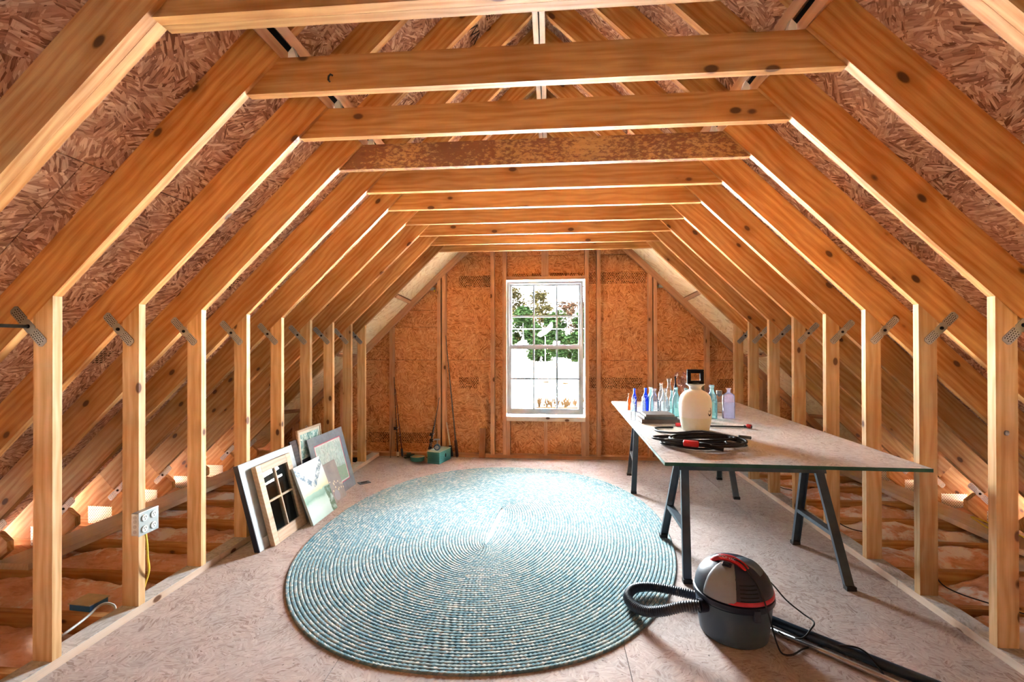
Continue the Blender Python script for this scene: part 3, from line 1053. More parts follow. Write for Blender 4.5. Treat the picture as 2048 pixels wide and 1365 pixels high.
def bottle_profile(h, r, st):
    if st == 'tall':
        return [(0, 0), (r, 0.0), (r, h * 0.58), (r * 0.85, h * 0.68), (r * 0.45, h * 0.78), (r * 0.42, h * 0.94), (r * 0.55, h * 0.95), (r * 0.55, h)]
    if st == 'round':
        return [(0, 0), (r * 0.96, 0.0), (r, h * 0.03), (r, h * 0.55), (r * 0.88, h * 0.66), (r * 0.55, h * 0.76), (r * 0.36, h * 0.82), (r * 0.34, h * 0.93), (r * 0.44, h * 0.935), (r * 0.44, h)]
    if st == 'small':
        return [(0, 0), (r, 0.0), (r, h * 0.62), (r * 0.8, h * 0.74), (r * 0.5, h * 0.80), (r * 0.48, h * 0.93), (r * 0.62, h * 0.94), (r * 0.62, h)]
    if st == 'cone':
        return [(0, 0), (r * 0.9, 0.0), (r, h * 0.04), (r, h * 0.42), (r * 0.98, h * 0.52), (r * 0.55, h * 0.70), (r * 0.36, h * 0.82), (r * 0.34, h * 0.92), (r * 0.46, h * 0.93), (r * 0.46, h)]
    if st == 'flare':
        return [(0, 0), (r * 0.9, 0.0), (r, h * 0.04), (r, h * 0.45), (r * 0.85, h * 0.6), (r * 0.5, h * 0.75), (r * 0.45, h * 0.85), (r * 0.6, h * 0.94), (r * 0.75, h)]
    if st == 'jar':
        return [(0, 0), (r * 0.95, 0.0), (r, h * 0.04), (r, h * 0.72), (r * 0.9, h * 0.8), (r * 0.62, h * 0.86), (r * 0.62, h * 0.97), (r * 0.72, h * 0.975), (r * 0.72, h)]
    return [(0, 0), (r * 0.95, 0.0), (r, h * 0.03), (r, h * 0.72), (r * 0.9, h * 0.79), (r * 0.45, h * 0.845), (r * 0.30, h * 0.86), (r * 0.28, h * 0.95), (r * 0.42, h * 0.985), (r * 0.42, h)]


BOT = [
    ('cobalt', 0.722, 4.085, 0.196, 0.020, 'tall', 'slim cobalt blue glass bottle with a square lip at the left of the group'),
    ('cobalt', 0.790, 3.955, 0.214, 0.027, 'round', 'larger cobalt blue glass bottle left of the clear ones'),
    ('clear', 0.630, 3.612, 0.174, 0.019, 'small', 'small clear wire-stopper bottle nearest the left table edge'),
    ('clear', 0.728, 3.725, 0.168, 0.019, 'small', 'small clear bottle with wire bail just right of its twin'),
    ('clear', 0.836, 3.838, 0.221, 0.035, 'round', 'round clear glass bottle in front of the aqua neck'),
    ('clear', 0.955, 4.110, 0.243, 0.025, 'tall', 'tall clear glass bottle standing behind the cone-shouldered one'),
    ('clear', 0.921, 3.865, 0.222, 0.038, 'cone', 'clear bottle with a cone shoulder in the middle of the group'),
    ('aqua', 0.996, 3.927, 0.197, 0.021, 'tall', 'slim aqua bottle between the cone-shouldered and green-tinted bottles'),
    ('aqua', 1.003, 3.815, 0.234, 0.031, 'round', 'round pale aqua bottle left of the white sprayer jug'),
    ('aqua', 1.062, 3.755, 0.233, 0.023, 'tall', 'narrow aqua bottle half hidden behind the sprayer jug'),
    ('clear', 1.065, 4.288, 0.268, 0.030, 'flare', 'tall clear bottle with flared mouth at the back'),
    ('navy', 1.135, 4.343, 0.281, 0.017, 'tall', 'dark navy bottle standing tallest at the back'),
    ('clear', 1.240, 4.125, 0.223, 0.031, 'round', 'clear bottle behind the sprayer jug'),
    ('aqua', 1.368, 4.315, 0.214, 0.023, 'tall', 'aqua bottle peeping out right of the sprayer jug neck'),
    ('purple', 1.395, 4.212, 0.219, 0.017, 'tall', 'dark plum bottle right behind the sprayer jug'),
    ('aqua', 1.255, 3.742, 0.261, 0.039, 'round', 'big aqua bottle right beside the sprayer jug'),
    ('clear', 1.425, 4.073, 0.180, 0.035, 'jar', 'clear glass jar with wide mouth behind the lavender flask'),
    ('lavender', 1.385, 3.755, 0.235, 0.048, 'flask', 'broad lavender flask bottle at the right end of the group'),
    ('aqua', 0.857, 4.075, 0.209, 0.023, 'tall', 'aqua bottle behind the round clear one and the cobalt one'),
    ('amber', 0.690, 4.155, 0.148, 0.015, 'tall', 'small amber brown bottle at the far left'),
    ('clear', 0.677, 3.90, 0.124, 0.015, 'small', 'tiny clear vial in front of the slim cobalt bottle'),
]
for c, x, y, h, r, st, lb in BOT:
    t = empty('glass_bottle', T(x, y, TZ))
    tag(t, lb, 'bottle', 'old glass bottles on the table')
    m = T(x, y, TZ + 0.0004)
    sx = 1.0 if st != 'flask' else 1.0
    sy = 1.0 if st != 'flask' else 0.62
    MB().lathe(bottle_profile(h, r, st), 24, I4, sx, sy, caps=False).build('glass_body', G[c], t, m, smooth=True, auto=0.9)
    if st == 'small' and h > 0.15:
        MB().tube([(0.014 * math.cos(a), 0.014 * math.sin(a), h * 0.86 + 0.01 * math.sin(a * 2)) for a in [i * 0.35 for i in range(18)]], 0.0012, 5, closed=True).build('wire_bail', M['metal'], t, m)
        MB().tube(bez([(0.012, 0, h * 0.86), (0.026, 0.002, h * 0.95), (0.03, 0, h * 1.02), (0.01, 0, h * 1.05), (-0.012, 0, h * 0.92)], 6), 0.0012, 5).build('wire_bail', M['metal'], t, m)
    if st == 'jar':
        MB().lathe([(0, h * 0.72), (r * 0.66, h * 0.86), (r * 0.7, h * 0.99), (r * 0.66, h * 1.03), (0, h * 1.03)], 20, caps=False).build('lid', plain('zinc_lid', (0.30, 0.34, 0.38), 0.4, 0.4), t, m, smooth=True, auto=0.6)
    if c == 'navy':
        MB().lathe([(0, h * 0.995), (r * 0.5, h * 0.995), (r * 0.5, h * 1.03), (0, h * 1.03)], 14, caps=False).build('stopper', M['black'], t, m)
o = MB().lathe([(0, 0), (0.016, 0), (0.016, 0.028), (0.012, 0.034), (0.012, 0.05), (0, 0.05)], 20, caps=False).build('bottle_cap', plain('blue_cap', (0.02, 0.06, 0.62), 0.35), None, T(0.742, 4.50, TZ + 0.0165) @ RY(math.pi / 2) @ RZ(0.3), smooth=True, auto=0.6)
tag(o, 'small bright blue stopper lying at the far left of the table', 'stopper')
# vase with dried stems
vs = empty('flower_vase', T(1.178, 4.225, TZ))
tag(vs, 'clear vase of dried brown and white flower stems at the back', 'vase')
MB().lathe([(0, 0), (0.024, 0), (0.028, 0.08), (0.018, 0.12), (0.02, 0.145)], 20, caps=False).build('glass_body', G['clear'], vs, T(1.178, 4.225, TZ + 0.0004), smooth=True)
dst = plain('dried_stem', (0.30, 0.10, 0.06), 0.8)
dwh = plain('dried_petal', (0.82, 0.72, 0.62), 0.8)
for k in range(16):
    a = random.uniform(0, 6.28)
    sp_ = random.uniform(0.015, 0.075)
    hh = random.uniform(0.20, 0.32)
    top = Vector((1.178 + sp_ * math.cos(a), 4.225 + sp_ * math.sin(a), TZ + hh))
    s = MB().tube(bez([(1.178, 4.225, TZ + 0.02), (1.178 + sp_ * 0.25 * math.cos(a), 4.225 + sp_ * 0.25 * math.sin(a), TZ + 0.14), top], 5), 0.0016, 5).build('flower_stem', dst, vs)
    mb = MB()
    for q in range(7):
        d = Vector((random.gauss(0, 1), random.gauss(0, 1), random.gauss(0.5, 1))).normalized()
        mb.obox(T(*(top + d * 0.010)) @ d.to_track_quat('Z', 'Y').to_matrix().to_4x4(), 0.006, 0.0022, 0.022)
    mb.build('flower_head', dwh if k % 3 == 0 else dst, s)

# books
bk = [plain('book_brown', (0.10, 0.06, 0.045), 0.6), plain('book_grey', (0.06, 0.055, 0.05), 0.6), plain('book_tan', (0.12, 0.085, 0.065), 0.6)]
pg = plain('book_pages', (0.55, 0.50, 0.45), 0.8)
zz = TZ + 0.0005
for k, (w, d, h, mi, dx, lb) in enumerate(((0.278, 0.20, 0.030, 0, 0.0, 'thick dark brown book at the bottom of the pile'), (0.236, 0.19, 0.018, 1, -0.002, 'dark grey book in the middle of the pile'), (0.206, 0.18, 0.016, 2, -0.004, 'thin tan book on top of the pile'))):
    t = empty('book', T(0.802 + dx, 3.566, zz))
    tag(t, lb, 'book', 'books stacked on the table')
    m = T(0.802 + dx, 3.566, zz) @ RZ(0.02)
    mb = MB()
    mb.box(-w / 2, w / 2, -d / 2, d / 2, 0, 0.003)
    mb.box(-w / 2, w / 2, -d / 2, d / 2, h - 0.003, h)
    mb.box(-w / 2, w / 2, -d / 2, -d / 2 + 0.003, 0.003, h - 0.003)
    mb.build('cover', bk[mi], t, m)
    MB().box(-w / 2 + 0.004, w / 2 - 0.004, -d / 2 + 0.0032, d / 2 - 0.004, 0.0031, h - 0.0031).build('page_block', pg, t, m)
    zz += h + 0.0004

# ------------------------------------------------------------------ sprayer
def jug_mat():
    nt = NT('milky_plastic')
    tc = nt.n('ShaderNodeTexCoord')
    sp = nt.n('ShaderNodeSeparateXYZ', {0: tc.outputs['Object']})
    lv = nt.math('LESS_THAN', sp.outputs[2], 0.092)
    col = nt.mix(lv, (0.83, 0.85, 0.83, 1), (0.76, 0.79, 0.66, 1))
    nt.bsdf.inputs['Subsurface Weight'].default_value = 0.0
    return nt.finish(col, 0.35, spec=0.4)


JX, JY = 0.975, 3.232
mj = T(JX, JY, TZ + 0.0005)
jug = empty('sprayer_jug', mj)
tag(jug, 'white plastic pump sprayer jug with black handle, half full', 'sprayer')
prof = [(0, 0.0), (0.080, 0.0), (0.086, 0.006), (0.096, 0.05), (0.1035, 0.10), (0.105, 0.15), (0.103, 0.20), (0.095, 0.232), (0.076, 0.256), (0.05, 0.269), (0.039, 0.275), (0.038, 0.290), (0.046, 0.300), (0.060, 0.309), (0.061, 0.313), (0.040, 0.313), (0, 0.313)]
MB().lathe(prof, 40, caps=False).build('tank', jug_mat(), jug, mj, smooth=True, auto=0.8)
mb = MB()
for bx in ((-0.053, -0.030, -0.015, 0.015, 0.322, 0.398), (0.030, 0.053, -0.015, 0.015, 0.322, 0.398), (-0.053, 0.053, -0.015, 0.015, 0.3985, 0.410), (-0.030, 0.030, -0.013, 0.013, 0.385, 0.3984), (-0.053, 0.053, -0.017, 0.017, 0.3135, 0.3345)):
    mb.box(*bx)
mb.build('pump_handle', plain('handle_black', (0.01, 0.01, 0.012), 0.8, spec=0.1), jug, mj @ RZ(-0.08), bevel=0.003)
MB().lathe([(0.0, 0.3131), (0.030, 0.3131), (0.028, 0.322), (0.0, 0.322)], 24, caps=False).build('pump_cap', M['black'], jug, mj)
# printed mark on the tank: a swoosh with small lettering
mk = MB()
N = 28
for k in range(N):
    t0 = -2.9 + 4.1 * k / N
    t1 = -2.9 + 4.1 * (k + 1) / N
    w0, w1 = 0.0012 + 0.0045 * math.sin(math.pi * k / N), 0.0012 + 0.0045 * math.sin(math.pi * (k + 1) / N)
    q = []
    for t_, w_ in ((t0, w0), (t1, w1)):
        for sg in (-1, 1):
            rr_ = 0.022 + sg * w_
            q.append((rr_ * math.cos(t_) * 0.75, 0.138 + rr_ * math.sin(t_) * 1.15))
    for aa in (q,):
        vsx = []
        for (sx_, z_) in aa:
            an = -0.88 + sx_ / 0.1045
            rad = 0.1056
            vsx.append((rad * math.cos(an), rad * math.sin(an), z_))
        mk.add(vsx, [(0, 2, 3, 1)])
for k in range(4):
    z0_ = 0.134
    for (dx_, wz, ww) in ((0, 0.012, 0.0016), (0.0028, 0.012, 0.0012)):
        an0 = -0.88 + (-0.011 + k * 0.0065 + dx_) / 0.1045
        an1 = an0 + ww / 0.1045
        mk.add([(0.1056 * math.cos(a_), 0.1056 * math.sin(a_), z_) for a_, z_ in ((an0, z0_), (an1, z0_), (an1, z0_ + wz), (an0, z0_ + wz))], [(0, 1, 2, 3)])
mk.build('printed_mark', M['black'], jug, mj)
# wand lying behind the jug, hose coil in front
wd = empty('spray_wand', T(1.1, 3.34, TZ))
tag(wd, 'thin black sprayer wand with red nozzle lying across the table', 'spray wand')
zw = TZ + 0.0085
MB().tube([(0.885, 3.365, zw), (1.10, 3.352, zw), (1.335, 3.338, zw)], 0.0055, 10).build('tube', M['black'], wd, smooth=True)
MB().tube([(1.333, 3.338, zw + 0.002), (1.345, 3.335, zw + 0.003), (1.365, 3.322, zw + 0.003), (1.374, 3.312, zw + 0.002)], 0.009, 12).build('nozzle_joint', M['black'], wd, smooth=True)
MB().lathe([(0, 0), (0.0125, 0), (0.0145, 0.006), (0.0145, 0.028), (0.009, 0.038), (0, 0.038)], 8, frame((1.373, 3.313, zw + 0.0065), (0, 0, 1), (0.75, 0.66, 0)) @ RY(0) @ T(0, 0, 0), caps=False).build('nozzle', M['red'], wd)
MB().obox(T(0.895, 3.362, zw + 0.006) @ RZ(0.1), 0.03, 0.02, 0.022).build('valve', M['red'], wd)

hs = empty('sprayer_hose', T(0.87, 2.76, TZ))
tag(hs, 'coil of black sprayer hose with a red trigger handle', 'hose')
pts = []
random.seed(21)
turns = 7
for k in range(turns * 16):
    a = 2 * math.pi * k / 16 + 0.8
    tn = k / 16
    ra = 0.205 + 0.046 * math.sin(tn * 2.4 + 0.7)
    rb = 0.112 + 0.042 * math.sin(tn * 3.1 + 2.0)
    cx = 0.862 + 0.030 * math.sin(tn * 1.9 + 1.0)
    cy = 2.745 + 0.034 * math.cos(tn * 2.6)
    z = TZ + 0.0125 + 0.0052 * tn + 0.004 * math.sin(a * 1.5 + tn)
    pts.append((cx + ra * math.cos(a), cy + rb * math.sin(a), z))
pts += [(0.93, 2.95, TZ + 0.045), (0.80, 3.02, TZ + 0.02), (0.72, 3.12, TZ + 0.008), (0.70, 3.21, TZ + 0.008), (0.735, 3.27, TZ + 0.008), (0.80, 3.285, TZ + 0.008), (0.84, 3.275, TZ + 0.010)]
MB().tube(bez(pts, 3), 0.0068, 8).build('coiled_tube', M['black'], hs, smooth=True)
mg = T(0.758, 2.590, TZ + 0.045) @ RZ(-0.32) @ RX(0.05)
MB().obox(mg, 0.080, 0.036, 0.030).build('trigger_handle', M['red'], hs, bevel=0.006)
MB().tube([mg @ Vector((0.04, 0, 0)), mg @ Vector((0.075, 0.0, -0.003)), mg @ Vector((0.10, 0.004, -0.010)), mg @ Vector((0.16, 0.01, -0.02))], 0.0125, 10).build('grip', M['black'], hs, smooth=True)
MB().tube([(1.085, 2.79, TZ + 0.048), (1.125, 2.795, TZ + 0.044), (1.155, 2.797, TZ + 0.040)], 0.009, 10).build('hose_end', plain('grey_rubber', (0.07, 0.09, 0.10), 0.5), hs, smooth=True)

# ------------------------------------------------------------------ shop vacuum
VX, VY = 0.845, 2.245
mv = T(VX, VY, 0)
vac = empty('shop_vacuum', mv)
tag(vac, 'black wet and dry vacuum with red handle and red band', 'vacuum')
VD = plain('vac_dark_plastic', (0.014, 0.017, 0.036), 0.42, mottled=0.05)
VG = plain('vac_grey_plastic', (0.055, 0.085, 0.125), 0.38, mottled=0.05)
VL = plain('vac_pale_plastic', (0.30, 0.31, 0.33), 0.35, mottled=0.05)
MB().lathe([(0, 0.0015), (0.138, 0.0015), (0.146, 0.008), (0.154, 0.06), (0.163, 0.15), (0.164, 0.165), (0.158, 0.172), (0, 0.172)], 48, caps=False).build('tank', VG, vac, mv, smooth=True, auto=0.7)
MB().lathe([(0.150, 0.1722), (0.170, 0.1722), (0.174, 0.180), (0.172, 0.196), (0.166, 0.2), (0.150, 0.2)], 48, caps=False).build('lid_rim', VD, vac, mv, smooth=True, auto=0.6)
dome = [(0.166, 0.2005), (0.168, 0.205), (0.163, 0.235), (0.150, 0.268), (0.128, 0.297), (0.098, 0.319), (0.060, 0.333), (0.025, 0.338), (0.0, 0.339)]
MB().lathe(dome, 48, caps=False).build('motor_head', VD, vac, mv, smooth=True)


def dome_patch(a0, a1, s0, s1, off, na=14, ns=10, shrink=0.0):
    """raised patch following the dome between azimuths and profile parameters"""
    mb = MB()

    def pt(a, s, o):
        s = max(0.0, min(1.0, s)) * (len(dome) - 1)
        i = min(int(s), len(dome) - 2)
        f = s - i
        r = dome[i][0] * (1 - f) + dome[i + 1][0] * f
        z = dome[i][1] * (1 - f) + dome[i + 1][1] * f
        c = Vector((0, 0, 0.2))
        p = Vector((r * math.cos(a), r * math.sin(a), z))
        return p + (p - c).normalized() * o
    for i in range(na + 1):
        for j in range(ns + 1):
            a, s = a0 + (a1 - a0) * i / na, s0 + (s1 - s0) * j / ns
            e = 0.0005 if (i in (0, na) or j in (0, ns)) else off
            mb.v.append(tuple(pt(a, s, e)))
    for i in range(na):
        for j in range(ns):
            q = i * (ns + 1) + j
            mb.f.append((q, q + ns + 1, q + ns + 2, q + 1))
    return mb, pt


pb, pt = dome_patch(-2.75, -1.85, 0.10, 0.84, 0.006)
pb.build('front_panel', VL, vac, mv, smooth=True)
pb, _ = dome_patch(-0.85, 0.35, 0.52, 0.92, 0.004)
pb.build('carry_recess', plain('vac_blue_grey', (0.20, 0.27, 0.32), 0.25), vac, mv, smooth=True)
pb, _ = dome_patch(-2.05, 0.35, 0.075, 0.19, 0.0035, na=30, ns=4)
pb.build('red_band', plain('vac_red', (0.62, 0.03, 0.06), 0.35), vac, mv, smooth=True)
p = pt(-2.25, 0.70, 0.010)
nrm = (p - Vector((0, 0, 0.2))).normalized()
ms = mv @ T(*p) @ nrm.to_track_quat('Z', 'Y').to_matrix().to_4x4()
sw = MB().obox(ms, 0.040, 0.022, 0.008).build('switch_plate', VD, vac, bevel=0.003)
MB().obox(ms @ T(0.002, 0, 0.006), 0.020, 0.013, 0.007).build('switch', M['black'], sw)
for k in range(5):
    pb, _ = dome_patch(-1.75, -1.25, 0.20 + 0.055 * k, 0.215 + 0.055 * k, 0.002, na=8, ns=2)
    pb.build('vent_slot', M['dark'], vac, mv)
# red carrying handle, an arch over the top
hp = []
for k in range(17):
    t = k / 16
    a = math.pi * (0.06 + 0.80 * t)
    hp.append((-0.030 + 0.085 * math.cos(a) * -0.75, -0.035 + 0.052 * math.cos(a), 0.300 + 0.052 * math.sin(a)))
vh = MB().tube(hp, 0.016, 8, flat=0.45).build('carry_handle', M['red'], vac, mv, smooth=True)
# lettering on the handle
try:
    cu = bpy.data.curves.new('handle_lettering', 'FONT')
    cu.body = 'SHOP VAC'
    cu.size = 0.0155
    cu.extrude = 0.0004
    cu.align_x = 'CENTER'
    cu.align_y = 'CENTER'
    cu.materials.append(M['vinyl'])
    tmp = bpy.data.objects.new('lettering_source', cu)
    COL.objects.link(tmp)
    me = bpy.data.meshes.new_from_object(tmp.evaluated_get(bpy.context.evaluated_depsgraph_get()))
    bpy.data.objects.remove(tmp)
    me.materials.clear()
    me.materials.append(M['vinyl'])
    tx = bpy.data.objects.new('handle_lettering', me)
    COL.objects.link(tx)
    dirv = (Vector(hp[11]) - Vector(hp[6])).normalized()
    toc = Vector((0 - VX, 0 - VY, EYE - 0.34)).normalized()
    nn = (toc - dirv * toc.dot(dirv)).normalized()
    pm = (Vector(hp[8]) + Vector(hp[9])) / 2 + nn * 0.0165
    mtx = mv @ frame(pm, dirv, nn.cross(dirv))
    tx.parent = vh
    tx.matrix_parent_inverse = W[vh].inverted()
    tx.matrix_basis = mtx
except Exception:
    pass
# latch on the rim
MB().obox(mv @ RZ(-1.35) @ T(0.170, 0, 0.165) @ RY(-0.06), 0.014, 0.03, 0.05).build('latch', VD, vac, bevel=0.003)
MB().obox(mv @ RZ(0.15) @ T(0.172, 0, 0.165) @ RY(-0.06), 0.016, 0.04, 0.055).build('latch', VD, vac, bevel=0.003)
# hose port
MB().tube([mv @ Vector((-0.140, -0.060, 0.148)), mv @ Vector((-0.178, -0.074, 0.150))], 0.029, 20).build('hose_port', VD, vac, smooth=True, auto=0.6)
# ribbed hose: leaves the port, loops over the rug and comes back behind the tank
hose_pts = [(0.672, 2.172, 0.150), (0.60, 2.185, 0.135), (0.52, 2.215, 0.095), (0.455, 2.265, 0.060), (0.405, 2.335, 0.045), (0.392, 2.42, 0.044), (0.44, 2.50, 0.046), (0.53, 2.525, 0.044), (0.63, 2.505, 0.042), (0.73, 2.47, 0.040), (0.83, 2.452, 0.036), (0.93, 2.42, 0.032)]
cen = bez(hose_pts, 40)
# resample evenly so the ribs keep one pitch
acc, even, last = 0.0, [cen[0]], cen[0]
step = 0.0028
for q in cen[1:]:
    d = (q - last).length
    while acc + d >= step:
        f = (step - acc) / d
        last = last + (q - last) * f
        even.append(last.copy())
        d = (q - last).length
        acc = 0.0
    acc += d
    last = q
nE = len(even)
ribs = MB().tube(even, 0.024, 14, rfun=lambda t: 0.0200 + 0.0046 * (0.5 + 0.5 * math.cos(2 * math.pi * (t * (nE - 1)) / 4.0)))
vhose = ribs.build('ribbed_hose', plain('hose_navy', (0.030, 0.042, 0.065), 0.4, mottled=0.05), vac, smooth=True)
# wand tubes on the floor behind the vacuum
o = MB().tube([(0.985, 2.355, 0.0265), (1.12, 2.235, 0.0225), (1.50, 1.895, 0.0225), (1.78, 1.65, 0.0225)], 0.0205, 16).build('vacuum_wand', plain('wand_navy', (0.018, 0.035, 0.06), 0.3, mottled=0.05), None, smooth=True, auto=0.8)
tag(o, 'dark plastic vacuum tube lying on the floor right of the vacuum', 'vacuum tube')
o = MB().tube([(1.02, 2.245, 0.0125), (1.20, 2.075, 0.0125), (1.36, 1.915, 0.0125), (1.50, 1.80, 0.0125)], 0.0115, 12).build('chrome_wand', plain('chrome_tube', (0.75, 0.77, 0.80), 0.2, 0.9), None, smooth=True)
tag(o, 'thin bright metal tube lying beside the dark vacuum tube', 'metal tube')
crd = bez([(VX - 0.02, VY - 0.05, 0.359), (VX + 0.015, VY - 0.085, 0.345), (VX + 0.055, VY - 0.135, 0.275), (VX + 0.075, VY - 0.168, 0.205), (VX + 0.095, VY - 0.172, 0.13), (VX + 0.115, VY - 0.168, 0.06), (VX + 0.14, VY - 0.165, 0.012), (1.03, 2.085, 0.006), (1.10, 2.13, 0.006), (1.17, 2.15, 0.006), (1.26, 2.10, 0.046), (1.31, 2.06, 0.046), (1.33, 1.98, 0.006)], 10)
o = MB().tube(crd, 0.0036, 8).build('vacuum_cord', M['black'], vac, smooth=True)
crd = bez([(1.02, 2.30, 0.22), (1.07, 2.34, 0.17), (1.13, 2.345, 0.10), (1.185, 2.31, 0.06), (1.205, 2.25, 0.055), (1.165, 2.20, 0.05), (1.11, 2.165, 0.030), (1.06, 2.20, 0.012), (1.03, 2.21, 0.028)], 10)
MB().tube(crd, 0.0036, 8).build('vacuum_cord', M['black'], vac, smooth=True)

# ------------------------------------------------------------------ things leaning on the left knee wall


def lean_m(y0, xb, ang, zb=0.002):
    a = math.radians(ang)
    return frame((xb, y0, zb), (0, 1, 0), (-math.sin(a), 0, math.cos(a)))


def lean_frame(mb, w, h, th, sl, sr, sb, st):
    mb.box(0, sl, 0, h, -th, 0)
    mb.box(w - sr, w, 0, h, -th, 0)
    mb.box(sl, w - sr, 0, sb, -th, 0)
    mb.box(sl, w - sr, h - st, h, -th, 0)


OLDW = lumber('old_sash_wood', light=(0.66, 0.50, 0.36), dark=(0.52, 0.36, 0.24), knots=0.3)
GLS = glass_mat('old_pane', (0.80, 0.90, 0.90), 0.05, 0.02)
WHT = plain('old_white_paint', (0.52, 0.58, 0.60), 0.5)
NAVY = plain('dark_paint', (0.012, 0.014, 0.035), 0.4)


def muntin_mat(c):
    return c


# wooden sash in front
m = lean_m(2.935, -1.812, 15)
t = empty('window_sash', m)
tag(t, 'old bare wood four-pane window sash leaning at the left', 'window sash')
w, h, th = 0.405, 0.540, 0.034
for nm, bx in (('stile', (0, 0.055, 0, h, -th, 0)), ('stile', (w - 0.055, w, 0, h, -th, 0)), ('bottom_rail', (0.055, w - 0.055, 0, 0.075, -th, 0)), ('top_rail', (0.055, w - 0.055, h - 0.058, h, -th, 0)),
               ('muntin', (w / 2 - 0.007, w / 2 + 0.007, 0.075, h - 0.058, -th + 0.006, -0.006)), ('muntin', (0.055, w - 0.055, 0.275, 0.289, -th + 0.0062, -0.0062))):
    MB().box(*bx).build(nm, OLDW, t, m, bevel=0.002)
for xa, xb in ((0.055, w / 2 - 0.007), (w / 2 + 0.007, w - 0.055)):
    for ya, yb in ((0.075, 0.275), (0.289, h - 0.058)):
        MB().box(xa, xb, ya, yb, -0.019, -0.016).build('pane', GLS, t, m)
# white sash behind it
m = lean_m(2.835, -1.856, 15)
t = empty('window_sash', m)
tag(t, 'white painted window sash with dark edge behind the wooden sash', 'window sash')
w, h, th = 0.62, 0.572, 0.034
for nm, bx in (('stile', (0.007, 0.06, 0, h, -th, 0)), ('stile', (w - 0.06, w, 0, h, -th, 0)), ('bottom_rail', (0.06, w - 0.06, 0, 0.07, -th, 0)), ('top_rail', (0.06, w - 0.06, h - 0.05, h, -th, 0))):
    MB().box(*bx).build(nm, WHT, t, m)
MB().box(0, 0.0068, 0, h, -th, 0).build('dark_edge', NAVY, t, m)
MB().box(0.06, 0.235, 0.07, h - 0.05, -0.026, -0.012).build('white_panel', WHT, t, m)  # added backing, paints the pale reflection and sash tone seen in the left panes
MB().box(0.236, w - 0.06, 0.07, h - 0.05, -0.02, -0.016).build('pane', GLS, t, m)
# dark board
m = lean_m(3.46, -1.900, 12)
o = MB().box(0, 0.10, 0, 0.585, -0.014, 0).build('dark_board', lumber('dark_veneer', light=(0.085, 0.045, 0.035), dark=(0.045, 0.022, 0.018), knots=0.0), None, m)
tag(o, 'dark brown veneered board standing behind the sashes', 'board')


def canvas_mat():
    """a loose landscape: blue-grey mountain, warm sky, green hill, pale water"""
    nt = NT('landscape_paint')
    tc = nt.n('ShaderNodeTexCoord')
    v = tc.outputs['Object']
    sp = nt.n('ShaderNodeSeparateXYZ', {0: v})
    x, y = sp.outputs[0], sp.outputs[1]
    n1 = nt.noise(v, 9.0, 4.0, 0.6).outputs[0]
    n2 = nt.noise(v, 26.0, 3.0, 0.6).outputs[0]
    yy = nt.math('ADD', y, nt.math('MULTIPLY', nt.math('SUBTRACT', n1, 0.5), 0.05))
    col = nt.ramp(nt.math('DIVIDE', yy, 0.46), [(0.0, (0.42, 0.60, 0.55)), (0.16, (0.58, 0.72, 0.66)), (0.30, (0.46, 0.62, 0.52)), (0.36, (0.20, 0.36, 0.27)), (0.44, (0.30, 0.48, 0.36)), (0.47, (0.72, 0.62, 0.36)), (0.55, (0.72, 0.70, 0.55)), (0.72, (0.62, 0.72, 0.75)), (1.0, (0.70, 0.76, 0.78))])
    # two dark mountain flanks meeting below the middle
    vv = nt.math('ABSOLUTE', nt.math('SUBTRACT', x, 0.19))
    rid = nt.math('ABSOLUTE', nt.math('SUBTRACT', nt.math('SUBTRACT', yy, 0.25), nt.math('MULTIPLY', vv, 0.85)))
    mt_ = nt.math('MULTIPLY', nt.math('LESS_THAN', rid, 0.028), nt.math('GREATER_THAN', yy, 0.24))
    col = nt.mix(nt.math('MULTIPLY', mt_, nt.maprange(n2, 0.35, 0.6)), col, (0.09, 0.16, 0.23, 1))
    tr = nt.math('MULTIPLY', nt.math('GREATER_THAN', x, nt.math('ADD', 0.27, nt.math('MULTIPLY', n1, 0.08))), nt.math('LESS_THAN', yy, 0.20))
    col = nt.mix(nt.math('MULTIPLY', tr, nt.maprange(n2, 0.3, 0.55)), col, (0.10, 0.17, 0.09, 1))
    return nt.finish(col, 0.55)


m = lean_m(3.285, -1.734, 21)
t = empty('painting', m)
tag(t, 'unframed landscape painting of mountains and water, propped by the sash', 'painting')
MB().box(0, 0.385, 0.0, 0.445, -0.018, -0.0008).build('stretcher', WHT, t, m)
MB().box(0, 0.385, 0.0, 0.445, -0.0007, 0).build('painted_canvas', canvas_mat(), t, m)


def plaque_mat():
    nt = NT('floral_plaque')
    tc = nt.n('ShaderNodeTexCoord')
    v = tc.outputs['Object']
    n1 = nt.noise(v, 12.0, 3.0).outputs[0]
    col = nt.ramp(n1, [(0.3, (0.42, 0.40, 0.38)), (0.7, (0.33, 0.31, 0.31))])
    vo = nt.n('ShaderNodeTexVoronoi', {'Vector': v, 'Scale': 34.0}).outputs['Distance']
    sp = nt.n('ShaderNodeSeparateXYZ', {0: v})
    low = nt.math('LESS_THAN', nt.math('ABSOLUTE', nt.math('SUBTRACT', sp.outputs[1], 0.13)), 0.055)
    col = nt.mix(nt.math('MULTIPLY', nt.math('LESS_THAN', vo, 0.33), low), col, (0.80, 0.74, 0.56, 1))
    vs_ = nt.math('LESS_THAN', nt.n('ShaderNodeVectorMath', {0: v, 1: (0.13, 0.05, 0)}, operation='DISTANCE').outputs['Value'], 0.045)
    col = nt.mix(vs_, col, (0.40, 0.45, 0.50, 1))
    return nt.finish(col, 0.6)


m = lean_m(3.70, -1.792, 20)
o = MB().box(0, 0.27, 0, 0.335, -0.012, 0).build('floral_plaque', plaque_mat(), None, m)
tag(o, 'small grey plaque with cream flowers leaning beside the landscape painting', 'plaque')


